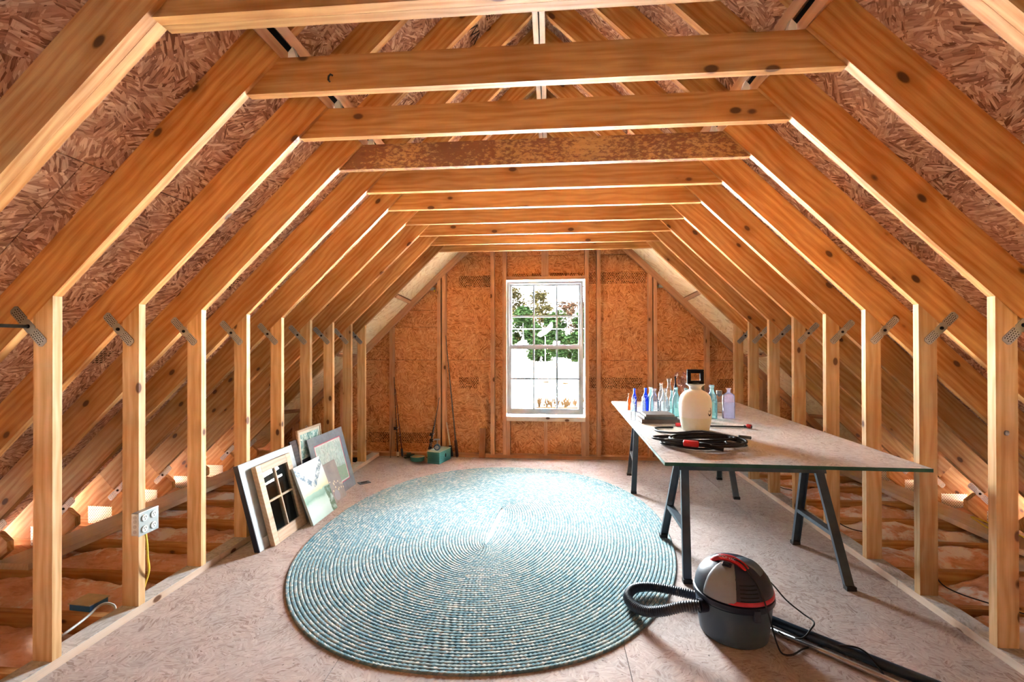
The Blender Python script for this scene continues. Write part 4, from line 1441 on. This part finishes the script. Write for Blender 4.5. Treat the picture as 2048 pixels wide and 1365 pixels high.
def horses_mat():
    nt = NT('pale_print')
    tc = nt.n('ShaderNodeTexCoord')
    v = tc.outputs['Object']
    n1 = nt.noise(v, 14.0, 4.0, 0.6, 1.2).outputs[0]
    col = nt.ramp(n1, [(0.25, (0.30, 0.50, 0.46)), (0.45, (0.50, 0.68, 0.64)), (0.6, (0.62, 0.76, 0.72)), (0.8, (0.78, 0.83, 0.80))])
    sp = nt.n('ShaderNodeSeparateXYZ', {0: v})
    lo = nt.math('MULTIPLY', nt.math('LESS_THAN', sp.outputs[1], nt.math('ADD', 0.18, nt.math('MULTIPLY', n1, 0.12))), nt.math('GREATER_THAN', sp.outputs[0], 0.33))
    col = nt.mix(nt.math('MULTIPLY', lo, 0.8), col, (0.22, 0.42, 0.26, 1))
    wv = nt.n('ShaderNodeTexWave', {'Vector': v, 'Scale': 7.0, 'Distortion': 9.0, 'Detail': 2.0, 'Detail Scale': 2.0}).outputs[1]
    col = nt.mix(nt.maprange(wv, 0.90, 1.0, 0.0, 0.7), col, (0.36, 0.42, 0.42, 1))
    return nt.finish(col, 0.3)


m = lean_m(3.665, -1.848, 15)
t = empty('matted_print', m)
tag(t, 'large pale print in grey-blue mat with pink inner line', 'print')
w, h = 0.63, 0.565
mb = MB()
lean_frame(mb, w, h, 0.006, 0.075, 0.075, 0.085, 0.075)
mb.build('grey_mat', plain('mat_grey', (0.26, 0.30, 0.35), 0.7), t, m)
mb = MB()
for bx in ((0.075, 0.082, 0.085, h - 0.075), (w - 0.082, w - 0.075, 0.085, h - 0.075)):
    mb.box(bx[0], bx[1], bx[2], bx[3], -0.0055, -0.001)
mb.box(0.082, w - 0.082, 0.085, 0.092, -0.0055, -0.001)
mb.box(0.082, w - 0.082, h - 0.082, h - 0.075, -0.0055, -0.001)
mb.build('pink_line', plain('mat_pink', (0.68, 0.12, 0.20), 0.6), t, m)
mb = MB()
for bx in ((0.082, 0.094, 0.092, h - 0.082), (w - 0.094, w - 0.082, 0.092, h - 0.082)):
    mb.box(bx[0], bx[1], bx[2], bx[3], -0.0055, -0.002)
mb.box(0.094, w - 0.094, 0.092, 0.104, -0.0055, -0.002)
mb.box(0.094, w - 0.094, h - 0.094, h - 0.082, -0.0055, -0.002)
mb.build('white_line', plain('mat_white', (0.76, 0.78, 0.77), 0.6), t, m)
MB().box(0.094, w - 0.094, 0.104, h - 0.094, -0.0055, -0.003).build('print_sheet', horses_mat(), t, m)

m = lean_m(3.56, -1.955, 5.2)
t = empty('picture_frame', m)
tag(t, 'small wood-framed blue-green picture peeking out behind the matted print', 'picture')
w, h = 0.375, 0.642
mb = MB()
lean_frame(mb, w, h, 0.018, 0.018, 0.018, 0.018, 0.018)
mb.build('moulding', OLDW, t, m, bevel=0.002)
mb = MB()
lean_frame(mb, w - 0.0365, h - 0.0365, 0.004, 0.022, 0.022, 0.022, 0.022)
mb.build('cream_mat', plain('mat_cream', (0.72, 0.68, 0.58), 0.7), t, m @ T(0.01825, 0.01825, -0.006))


def floral_print():
    nt = NT('floral_print')
    tc = nt.n('ShaderNodeTexCoord')
    n1 = nt.noise(tc.outputs['Object'], 30.0, 4.0, 0.6, 0.6).outputs[0]
    col = nt.ramp(n1, [(0.35, (0.10, 0.26, 0.27)), (0.5, (0.32, 0.55, 0.55)), (0.62, (0.74, 0.80, 0.76))])
    sp = nt.n('ShaderNodeSeparateXYZ', {0: tc.outputs['Object']})
    col = nt.mix(nt.math('LESS_THAN', sp.outputs[1], 0.40), col, (0.02, 0.025, 0.05, 1))
    return nt.finish(col, 0.3)


MB().box(0.041, w - 0.041, 0.041, h - 0.041, -0.012, -0.0085).build('print_sheet', floral_print(), t, m)
MB().tube([m @ Vector((0.16 + 0.012 * math.cos(a), h + 0.006 + 0.008 * math.sin(a), -0.012)) for a in [i * 0.52 for i in range(12)]], 0.0018, 6, closed=True).build('hanging_ring', M['metal'], t)

# floor register
t = empty('floor_register', T(-1.785, 4.34, 0))
tag(t, 'small dark flat plate on the floor beside the matted print', 'floor plate')
mr = T(-1.785, 4.335, 0.0) @ RZ(0.75)
MB().box(-0.055, 0.055, -0.04, 0.04, 0.0005, 0.006).build('plate', plain('slate_blue', (0.04, 0.07, 0.09), 0.5), t, mr, bevel=0.002)
MB().box(-0.03, 0.03, -0.012, 0.012, 0.0062, 0.008).build('slot', M['dark'], t, mr)

# ------------------------------------------------------------------ corner with fishing tackle
TEAL = lumber('teal_paint', light=(0.13, 0.46, 0.43), dark=(0.085, 0.36, 0.35), knots=0.2)
mtb = T(-1.262, 5.205, 0.001) @ RZ(-0.26)
t = empty('teal_box', mtb)
tag(t, 'teal painted wooden box on the floor against the gable wall', 'box')
mb = MB()
mb.box(-0.075, 0.075, -0.135, -0.123, 0, 0.128)
mb.box(-0.075, 0.075, 0.123, 0.135, 0, 0.128)
mb.box(-0.075, -0.063, -0.1229, 0.1229, 0, 0.128)
mb.box(0.063, 0.075, -0.1229, 0.1229, 0, 0.128)
mb.box(-0.0629, 0.0629, -0.1229, 0.1229, 0, 0.01)
mb.build('box_sides', TEAL, t, mtb)
MB().box(-0.077, 0.077, -0.137, 0.137, 0.1283, 0.136).build('lid', lumber('teal_lid', light=(0.42, 0.50, 0.42), dark=(0.32, 0.42, 0.36), knots=0.2), t, mtb)
MB().lathe([(0, 0), (0.017, 0), (0.017, 0.0015), (0, 0.0015)], 16, mtb @ frame((0.0751, 0.01, 0.07), (0, 1, 0), (0, 0, 1)), sx=0.75, sy=1.3, caps=False).build('handle_hole', M['dark'], t)
for dx, dy in ((-0.06, -0.11), (0.06, -0.11), (-0.06, 0.11), (0.06, 0.11)):
    MB().lathe([(0, 0), (0.004, 0), (0.003, 0.0015), (0, 0.0015)], 8, mtb @ T(dx, dy, 0.1361), caps=False).build('nail', M['metal'], t)
# reel on the box
mrl = T(-1.268, 5.135, 0.1375)
t = empty('fishing_reel', mrl)
tag(t, 'blue and silver fishing reel lying on the teal box', 'fishing reel')
BLUEM = plain('reel_blue', (0.04, 0.09, 0.16), 0.3, 0.4)
MB().lathe([(0, 0), (0.034, 0), (0.036, 0.006), (0.036, 0.03), (0.030, 0.036), (0, 0.036)], 24, mrl @ T(0, 0, 0.0365) @ RX(math.pi / 2) @ T(0, 0, -0.018), caps=False).build('spool', BLUEM, t, smooth=True, auto=0.6)
MB().lathe([(0, 0), (0.022, 0), (0.022, 0.004), (0, 0.004)], 20, mrl @ T(0, -0.019, 0.0365) @ RX(math.pi / 2), caps=False).build('side_plate', M['metal'], t)
MB().tube([mrl @ Vector(p) for p in ((0, 0.0, 0.066), (0.0, 0.0, 0.09), (0.0, 0.0, 0.115))], 0.005, 8).build('reel_foot', M['metal'], t)
MB().obox(mrl @ T(0, 0, 0.122), 0.06, 0.012, 0.016).build('mount', M['metal'], t)
MB().tube([mrl @ Vector(p) for p in ((-0.02, -0.024, 0.036), (-0.055, -0.026, 0.025), (-0.085, -0.026, 0.012))], 0.003, 6).build('crank', M['metal'], t)
# shallow teal tub
t = empty('teal_tub', T(-1.515, 5.20, 0))
tag(t, 'shallow oval teal tub in front of the leaning fishing rods', 'tub')
MB().lathe([(0, 0.001), (0.068, 0.001), (0.074, 0.006), (0.078, 0.05), (0.074, 0.05), (0.070, 0.012), (0, 0.012)], 28, T(-1.515, 5.20, 0), sx=1.05, sy=0.85, caps=False).build('tub_shell', TEAL, t, smooth=True, auto=0.7)
MB().lathe([(0, 0.040), (0.073, 0.040), (0.073, 0.046), (0, 0.048)], 28, T(-1.515, 5.20, 0), sx=1.05, sy=0.85, caps=False).build('tub_filling', plain('burlap', (0.44, 0.34, 0.20), 0.9), t)
o = empty('tackle_bundle', T(-1.62, 5.27, 0))
tag(o, 'tangle of dark green line and tackle on the floor left of the tub', 'tackle')
random.seed(5)
pp = [(-1.635 + 0.06 * math.cos(i * 1.9) * random.uniform(0.5, 1), 5.285 + 0.04 * math.sin(i * 2.3) * random.uniform(0.5, 1), 0.012 + 0.0018 * i) for i in range(22)]
MB().tube(bez(pp, 4), 0.006, 6).build('line_tangle', plain('line_green', (0.05, 0.09, 0.06), 0.7), o, smooth=True)
MB().obox(T(-1.64, 5.285, 0.062) @ RZ(0.3), 0.05, 0.02, 0.02).build('lure', plain('lure_green', (0.10, 0.16, 0.12), 0.5), o, bevel=0.004)


def rod(name, a, b, r0, r1, mat, label, cat='fishing rod', guides=0, grip=None, gl=0.18, reel=None):
    a, b = Vector(a), Vector(b)
    t = empty(name, T(*a))
    tag(t, label, cat)
    d = (b - a).normalized()
    MB().tube([a, a.lerp(b, 0.33), a.lerp(b, 0.66), b], r0, 8, rfun=lambda t_: r0 + (r1 - r0) * t_).build('shaft', mat, t, smooth=True)
    if grip:
        L = (b - a).length
        MB().tube([a + d * 0.012, a + d * gl], r0 * 1.9, 10).build('grip', grip, t, smooth=True)
    sd = Vector((0, -1, 0))
    for k in range(guides):
        q = a.lerp(b, 0.32 + 0.62 * k / max(1, guides - 1))
        rr_ = 0.012 * (1 - 0.5 * k / max(1, guides - 1))
        c = q + sd * (rr_ + 0.004)
        MB().tube([c + d.cross(sd).normalized() * (rr_ * math.cos(x)) + sd * (rr_ * math.sin(x)) for x in [i * 0.628 for i in range(10)]], 0.0016, 5, closed=True).build('guide', M['metal'], t)
    if reel:
        q = a + d * reel
        c = q + sd * 0.035
        MB().tube([q, c], 0.005, 6).build('reel_stem', M['black'], t)
        MB().lathe([(0, -0.016), (0.022, -0.016), (0.024, -0.01), (0.018, 0.0), (0.024, 0.012), (0.020, 0.016), (0, 0.016)], 16, T(*c) @ d.to_track_quat('Z', 'Y').to_matrix().to_4x4(), caps=False).build('reel_spool', M['black'], t, smooth=True)
        MB().tube([c + Vector((0, 0, 0)), c + Vector((0.03, -0.01, 0.0)), c + Vector((0.045, -0.012, 0.02))], 0.004, 6).build('reel_crank', plain('reel_knob', (0.6, 0.5, 0.42), 0.5), t)
    return t


GREYP = plain('grey_pole', (0.16, 0.14, 0.13), 0.5)
BROWNP = plain('brown_pole', (0.10, 0.045, 0.03), 0.4)
CORK = plain('cork_grip', (0.45, 0.30, 0.18), 0.8)
PGRIP = plain('pale_grip', (0.70, 0.60, 0.50), 0.7)
rod('fishing_rod', (-1.09, 5.377, 0.003), (-1.228, 5.388, 1.43), 0.009, 0.005, GREYP, 'long grey pole leaning on the gable wall right of the teal box', guides=7, grip=plain('dark_grip', (0.06, 0.03, 0.025), 0.6), gl=0.2)
rod('fishing_rod', (-1.79, 5.345, 0.003), (-1.852, 5.389, 0.94), 0.009, 0.004, BROWNP, 'brown fishing rod leaning on the stud farthest left', guides=5, grip=PGRIP, gl=0.06, reel=0.34)
rod('fishing_rod', (-1.735, 5.345, 0.003), (-1.835, 5.388, 0.80), 0.007, 0.004, plain('plum_pole', (0.12, 0.03, 0.04), 0.4), 'dark fishing rod with blue butt leaning against the brown rod', guides=3, grip=plain('blue_butt', (0.05, 0.08, 0.14), 0.5), gl=0.10)
rod('fishing_rod', (-1.865, 5.30, 0.003), (-1.869, 5.388, 0.46), 0.0035, 0.0025, BROWNP, 'thin short cane standing left of the brown fishing rod', cat='cane')
rod('fishing_rod', (-1.405, 5.285, 0.003), (-1.305, 5.389, 0.70), 0.008, 0.004, GREYP, 'fishing rod with black reel leaning behind the teal tub', guides=4, grip=M['black'], gl=0.14, reel=0.22)
rod('fishing_rod', (-1.44, 5.33, 0.003), (-1.335, 5.389, 0.52), 0.008, 0.005, M['black'], 'black fishing rod with pale reel knob beside the teal box', guides=2, grip=CORK, gl=0.10, reel=0.28)
rod('hand_oar', (-1.152, 5.37, 0.003), (-1.218, 5.389, 0.41), 0.010, 0.008, PGRIP, 'short pale stick with black ends standing right of the teal box', cat='stick', grip=M['black'], gl=0.14)
# short offcut leaning on the gable
o = lum_box('wood_offcut', (-0.795, 5.365, 0.0405 - 0.036), (-0.795, 5.440, 0.335), 0.07, 0.038, lumber('dark_offcut', light=(0.40, 0.18, 0.08), dark=(0.30, 0.12, 0.05)), None, (1, 0, 0))
tag(o, 'short dark wood offcut leaning on the gable wall left of the window', 'offcut')

# grade stamps printed on the sheathing


def stamp_mat():
    nt = NT('grade_stamp')
    tc = nt.n('ShaderNodeTexCoord')
    v = tc.outputs['Object']
    br = nt.n('ShaderNodeTexBrick', {'Vector': v, 'Scale': 1.0, 'Mortar Size': 0.0035, 'Brick Width': 0.026, 'Row Height': 0.018, 'Mortar Smooth': 0.0, 'Color1': (1, 1, 1, 1), 'Color2': (1, 1, 1, 1), 'Mortar': (0, 0, 0, 1)})
    n1 = nt.noise(nt.vmath('MULTIPLY', v, (95.0, 60.0, 1)), 1.0, 2.0).outputs[0]
    mask = nt.math('MULTIPLY', br.outputs[0], nt.maprange(n1, 0.40, 0.47))
    df = nt.n('ShaderNodeBsdfDiffuse', {'Color': (0.09, 0.035, 0.02, 1)})
    tr = nt.n('ShaderNodeBsdfTransparent')
    mx = nt.n('ShaderNodeMixShader', {0: nt.math('MULTIPLY', mask, 0.85), 1: tr.outputs[0], 2: df.outputs[0]})
    nt.link(mx.outputs[0], nt.out.inputs[0])
    return nt.mat


STAMP = stamp_mat()
for x0, x1, z0, z1 in ((-1.085, -0.705, 2.005, 2.145), (0.585, 1.105, 2.03, 2.165), (0.448, 0.53, 2.03, 2.165), (-1.085, -0.85, 0.80, 0.935), (0.585, 1.06, 0.81, 0.935), (0.448, 0.53, 0.81, 0.935), (-1.86, -1.45, 0.14, 0.265), (-2.2, -1.93, 0.14, 0.265), (-0.45, -0.10, 2.128, 2.16), (0.0, 0.38, 2.128, 2.16), (1.90, 2.2, 0.82, 0.93)):
    MB().add([(0, 0, 0), (x1 - x0, 0, 0), (x1 - x0, z1 - z0, 0), (0, z1 - z0, 0)], [(0, 1, 2, 3)]).build('printed_stamp', STAMP, wall, mback @ T(x0, z0, 0.0006))
for side, y0, s0, wdt, hgt in ((-1, 2.62, 0.05, 0.30, 0.12), (-1, 3.05, -0.1, 0.28, 0.12), (1, 2.60, 0.62, 0.30, 0.12), (1, 3.03, 0.30, 0.3, 0.12), (1, 3.45, 0.30, 0.26, 0.12), (-1, 2.2, -0.62, 0.30, 0.10), (1, 2.19, 1.60, 0.3, 0.11), (-1, 2.60, 2.45, 0.3, 0.12)):
    p = rp(s0, DEP - 0.0008, side)
    u3 = Vector((-side * CT, 0, ST))
    m = frame((XC + p[0], y0, p[1]), (0, 1, 0), u3)
    MB().add([(0, 0, 0), (wdt, 0, 0), (wdt, hgt, 0), (0, hgt, 0)], [(0, 1, 2, 3)]).build('printed_stamp', STAMP, roof, m)
p = rp(2.30, DEP - 0.001, -1)
cu = bpy.data.curves.new('printed_word', 'FONT')
cu.body = 'DOWN'
cu.size = 0.115
tmp = bpy.data.objects.new('word_source', cu)
COL.objects.link(tmp)
me = bpy.data.meshes.new_from_object(tmp.evaluated_get(bpy.context.evaluated_depsgraph_get()))
bpy.data.objects.remove(tmp)
me.materials.clear()
me.materials.append(plain('stamp_ink', (0.03, 0.015, 0.01), 0.9))
tx = bpy.data.objects.new('printed_word', me)
COL.objects.link(tx)
tx.parent = roof
tx.matrix_parent_inverse = W[roof].inverted()
tx.matrix_basis = frame((XC + p[0] + 0.004, 2.60, p[1] - 0.004), (0, 1, 0), Vector((CT, 0, ST)))
# small yellow tags on the gable framing
o = MB().tube([(1.216, 5.44, 1.985), (1.262, 5.44, 1.985)], 0.009, 10).build('yellow_tag', plain('tag_yellow', (0.85, 0.60, 0.05), 0.4), wall, smooth=True)
o = MB().tube([(-1.375, 5.44, 1.955), (-1.375, 5.44, 1.985)], 0.010, 10).build('yellow_tag', bpy.data.materials['tag_yellow'], wall, smooth=True)
# hook in the first collar tie
MB().tube([(-0.865, 1.762, 2.375), (-0.862, 1.746, 2.372), (-0.858, 1.740, 2.382), (-0.852, 1.744, 2.392), (-0.846, 1.750, 2.390)], 0.004, 6).build('hook', M['black'], TRUSS[0])
MB().tube([(XC + 2.002, 2.1452, 0.955), (XC + 2.004, 2.139, 0.955)], 0.011, 10).build('bolt_head', M['metal'], TRUSS[1], smooth=True)

# ------------------------------------------------------------------ outdoors, seen through the window
GZ = -3.0


def ground_mat():
    nt = NT('pale_ground')
    tc = nt.n('ShaderNodeTexCoord')
    n1 = nt.noise(tc.outputs['Object'], 0.15, 4.0).outputs[0]
    return nt.finish(nt.ramp(n1, [(0.3, (0.80, 0.80, 0.78)), (0.7, (0.74, 0.74, 0.72))]), 0.9)


o = MB().add([(-260, -260, GZ), (260, -260, GZ), (260, 420, GZ), (-260, 420, GZ)], [(0, 1, 2, 3)]).build('ground', ground_mat())
tag(o, kind='structure')


def leaf_mat(name, c1, c2):
    nt = NT(name)
    oi = nt.n('ShaderNodeTexCoord')
    n1 = nt.noise(oi.outputs['Object'], 1.4, 3.0).outputs[0]
    return nt.finish(nt.ramp(n1, [(0.35, c1), (0.65, c2)]), 0.8, spec=0.0)


LEAF = [leaf_mat('leaf_dark', (0.0007, 0.0016, 0.0005), (0.0018, 0.0032, 0.0012)), leaf_mat('leaf_olive', (0.0020, 0.0017, 0.0007), (0.0035, 0.0030, 0.0013)), leaf_mat('leaf_rust', (0.0035, 0.0016, 0.0011), (0.0028, 0.0022, 0.0013))]
BARK = plain('bark', (0.0012, 0.001, 0.0008), 0.9)


def tree(x, y, h, spread, mi, n, label, low=0.12, leaf=0.55):
    t = empty('tree', T(x, y, GZ))
    tag(t, label, 'tree', 'trees beyond the field')
    rng = random.Random(int(x * 13 + y * 7))
    MB().tube([(x, y, GZ), (x + 0.2, y, GZ + h * 0.35), (x - 0.1, y, GZ + h * 0.8)], 0.3, 8, rfun=lambda q: 0.30 - 0.22 * q).build('trunk', BARK, t, smooth=True)
    for k in range(5):
        a = rng.uniform(0, 6.28)
        z0 = GZ + h * rng.uniform(0.3, 0.6)
        MB().tube([(x, y, z0), (x + spread * 0.4 * math.cos(a), y + spread * 0.4 * math.sin(a), z0 + h * 0.15), (x + spread * 0.7 * math.cos(a), y + spread * 0.7 * math.sin(a), z0 + h * 0.25)], 0.1, 6, rfun=lambda q: 0.12 - 0.08 * q).build('branch', BARK, t, smooth=True)
    mb = MB()
    cl = []
    for k in range(22):
        f = rng.uniform(low, 1.0)
        rr_ = spread * math.sin(math.pi * min(0.98, 0.15 + 0.8 * f)) * 0.75
        a = rng.uniform(0, 6.28)
        cl.append((x + rr_ * math.cos(a), y + rr_ * math.sin(a), GZ + h * f, rng.uniform(0.28, 0.5) * spread))
    for k in range(n):
        cx, cy, cz, cr = rng.choice(cl)
        d = Vector((rng.gauss(0, 1), rng.gauss(0, 1), rng.gauss(0, 0.8)))
        d = d.normalized() * cr * rng.random() ** 0.45
        R = Matrix.Rotation(rng.uniform(0, 6.28), 3, 'Z') @ Matrix.Rotation(rng.uniform(0, 3.14), 3, 'X')
        s = leaf * rng.uniform(0.6, 1.3)
        c = Vector((cx, cy, max(GZ + 0.2, cz + d.z))) + Vector((d.x, d.y, 0))
        mb.add([c + R @ Vector(q) for q in ((-s, 0, 0), (0, -s * 0.45, 0), (s, 0, 0), (0, s * 0.45, 0))], [(0, 1, 2, 3)])
    mb.build('crown', LEAF[mi], t)


tree(-7.0, 120, 12.5, 4.6, 0, 11000, 'dense dark green tree at the left of the window view', leaf=0.48, low=0.06)
tree(1.9, 140, 12.8, 4.6, 0, 9000, 'dark green tree in the middle of the window view', leaf=0.52, low=0.06)
tree(9.2, 125, 12.0, 4.2, 0, 10000, 'dark green tree at the right of the window view', leaf=0.48, low=0.06)
tree(-2.2, 106, 6.2, 3.0, 0, 5000, 'low dark bush between the left and middle trees', leaf=0.40, low=0.05)
tree(5.0, 107, 6.6, 2.8, 0, 5000, 'low dark bush between the middle and right trees', leaf=0.40, low=0.05)
tree(-3.5, 162, 22.5, 6.5, 1, 4200, 'tall loose olive tree behind the left dark tree', low=0.3, leaf=0.55)
tree(6.4, 178, 21.5, 6.2, 2, 3000, 'tall rusty sparse tree behind the middle dark tree', low=0.3, leaf=0.6)
tree(18.0, 196, 28.0, 8.0, 2, 4600, 'tall rusty tree behind the right dark tree', low=0.25, leaf=0.65)
tree(-16.0, 200, 28.0, 8.5, 1, 4200, 'tall airy tree at the far left of the window view', low=0.3, leaf=0.65)

# parked off-road vehicle far away
cv = empty('parked_jeep', T(7.7, 113, GZ))
tag(cv, 'white and black off-road vehicle parked far off below the trees', 'vehicle')
CW = plain('car_white', (0.01, 0.01, 0.01), 0.4)
CB = plain('car_black', (0.0004, 0.0004, 0.0005), 0.8)
mc = T(7.7, 113, GZ)
MB().box(-2.1, 2.1, -0.85, 0.85, 0.55, 1.15).build('car_body', CW, cv, mc, bevel=0.1)
MB().box(-1.9, 0.6, -0.80, 0.80, 1.16, 1.85).build('car_cabin', CB, cv, mc, bevel=0.1)
for sx in (-1.35, 1.35):
    for sy in (-0.8, 0.8):
        MB().lathe([(0, -0.13), (0.38, -0.13), (0.38, 0.13), (0, 0.13)], 18, mc @ T(sx, sy, 0.39) @ RX(math.pi / 2), caps=False).build('wheel', CB, cv)

# garden bed with tall dry stalks
BR = leaf_mat('dry_stalk', (0.0022, 0.0011, 0.0004), (0.0040, 0.0022, 0.0010))
DKS = plain('dark_stalk', (0.0008, 0.0008, 0.001), 0.8)
random.seed(11)
for nm, x, y, h, lab, headed, mat in (('garden_stalk', -0.72, 31.6, 2.85, 'tall dark garden stake with a round yellow head', 'ball', DKS), ('garden_stalk', -0.30, 31.2, 1.75, 'dry umbrella-headed flower stalk left of the dark twig', 'umbel', BR), ('garden_stalk', 0.98, 31.2, 1.66, 'dry umbrella-headed flower stalk right of the window centre', 'umbel', BR), ('garden_stalk', 0.10, 31.3, 1.42, 'forked dark twig standing in the garden bed', 'fork', DKS)):
    t = empty(nm, T(x, y, GZ))
    tag(t, lab, 'garden stalk', 'tall stalks in the garden bed')
    MB().tube([(x, y, GZ), (x + 0.01, y, GZ + h * 0.5), (x, y, GZ + h)], 0.035, 6).build('stem', mat, t)
    mb = MB()
    top = Vector((x, y, GZ + h))
    if headed == 'umbel':
        for k in range(34):
            a = random.uniform(0, 6.28)
            r_ = random.uniform(0.05, 0.26)
            q = top + Vector((r_ * math.cos(a), r_ * math.sin(a), 0.03 - r_ * 0.5 * random.random()))
            mb.tube([top - Vector((0, 0, 0.04)), q], 0.026, 4)
    elif headed == 'ball':
        mb.lathe([(0, -0.13), (0.10, -0.08), (0.13, 0), (0.10, 0.08), (0, 0.13)], 12, T(*top), caps=False)
    else:
        for dx in (-0.18, 0.22, 0.30):
            mb.tube([top - Vector((0, 0, 0.6 + dx * 0.3)), top + Vector((dx, 0, -0.15 + abs(dx) * 0.5))], 0.02, 5)
    mb.build('stalk_head', plain('yellow_head', (0.006, 0.004, 0.0006), 0.7) if headed == 'ball' else mat, t)
bed = empty('garden_bed', T(0.7, 31.6, GZ))
tag(bed, 'low bed of dry brown grasses edged with timber', 'garden bed')
MB().box(-0.95, 3.0, 30.55, 30.75, GZ, GZ + 0.12).build('bed_edging', BR, bed)
for k in range(26):
    mb = MB()
    x, y = random.uniform(-0.9, 2.8), random.uniform(30.8, 32.6)
    for q in range(26):
        a = random.uniform(0, 6.28)
        r_ = random.uniform(0.05, 0.3)
        hh = random.uniform(0.25, 0.75)
        mb.tube([(x, y, GZ), (x + r_ * math.cos(a), y + r_ * math.sin(a), GZ + hh)], 0.012, 3)
    mb.build('grass_clump', BR, bed)
# pole with a slanting white shape and an overhead wire
t = empty('banner_pole', T(-1.0, 92, GZ))
tag(t, 'thin pole with a slanting white banner before the trees', 'banner pole')
xb = -1.02
MB().tube([(xb, 92, GZ), (xb, 92, GZ + 5.6)], 0.05, 8).build('pole', plain('pole_white', (0.6, 0.6, 0.6), 0.5), t)
mb = MB()
for k in range(10):
    f0, f1 = k / 9, (k + 1) / 9
q = [(-1.55, 3.05), (-1.2, 3.65), (0.1, 4.45), (1.3, 5.75), (1.5, 5.2), (1.3, 4.3), (0.2, 3.35), (-0.9, 2.75)]
mb.prism([(xb + a_, 92 * 0 + GZ + 2.85 + b_ * 0.98) for a_, b_ in q], 91.95, 91.99)
mb.build('banner', plain('banner_white', (0.75, 0.75, 0.75), 0.8), t)
t = empty('utility_line', T(-40, 100, GZ))
tag(t, 'pale overhead wire crossing in front of the trees', 'utility line')
MB().tube([(-40, 100, GZ + 7.5), (0, 100, GZ + 7.35), (40, 100, GZ + 7.5)], 0.045, 6).build('wire', bpy.data.materials['banner_white'], t)
for x in (-40, 40):
    MB().tube([(x, 100, GZ), (x, 100, GZ + 8.2)], 0.14, 8, rfun=lambda q: 0.16 - 0.05 * q).build('utility_pole', BARK, t)
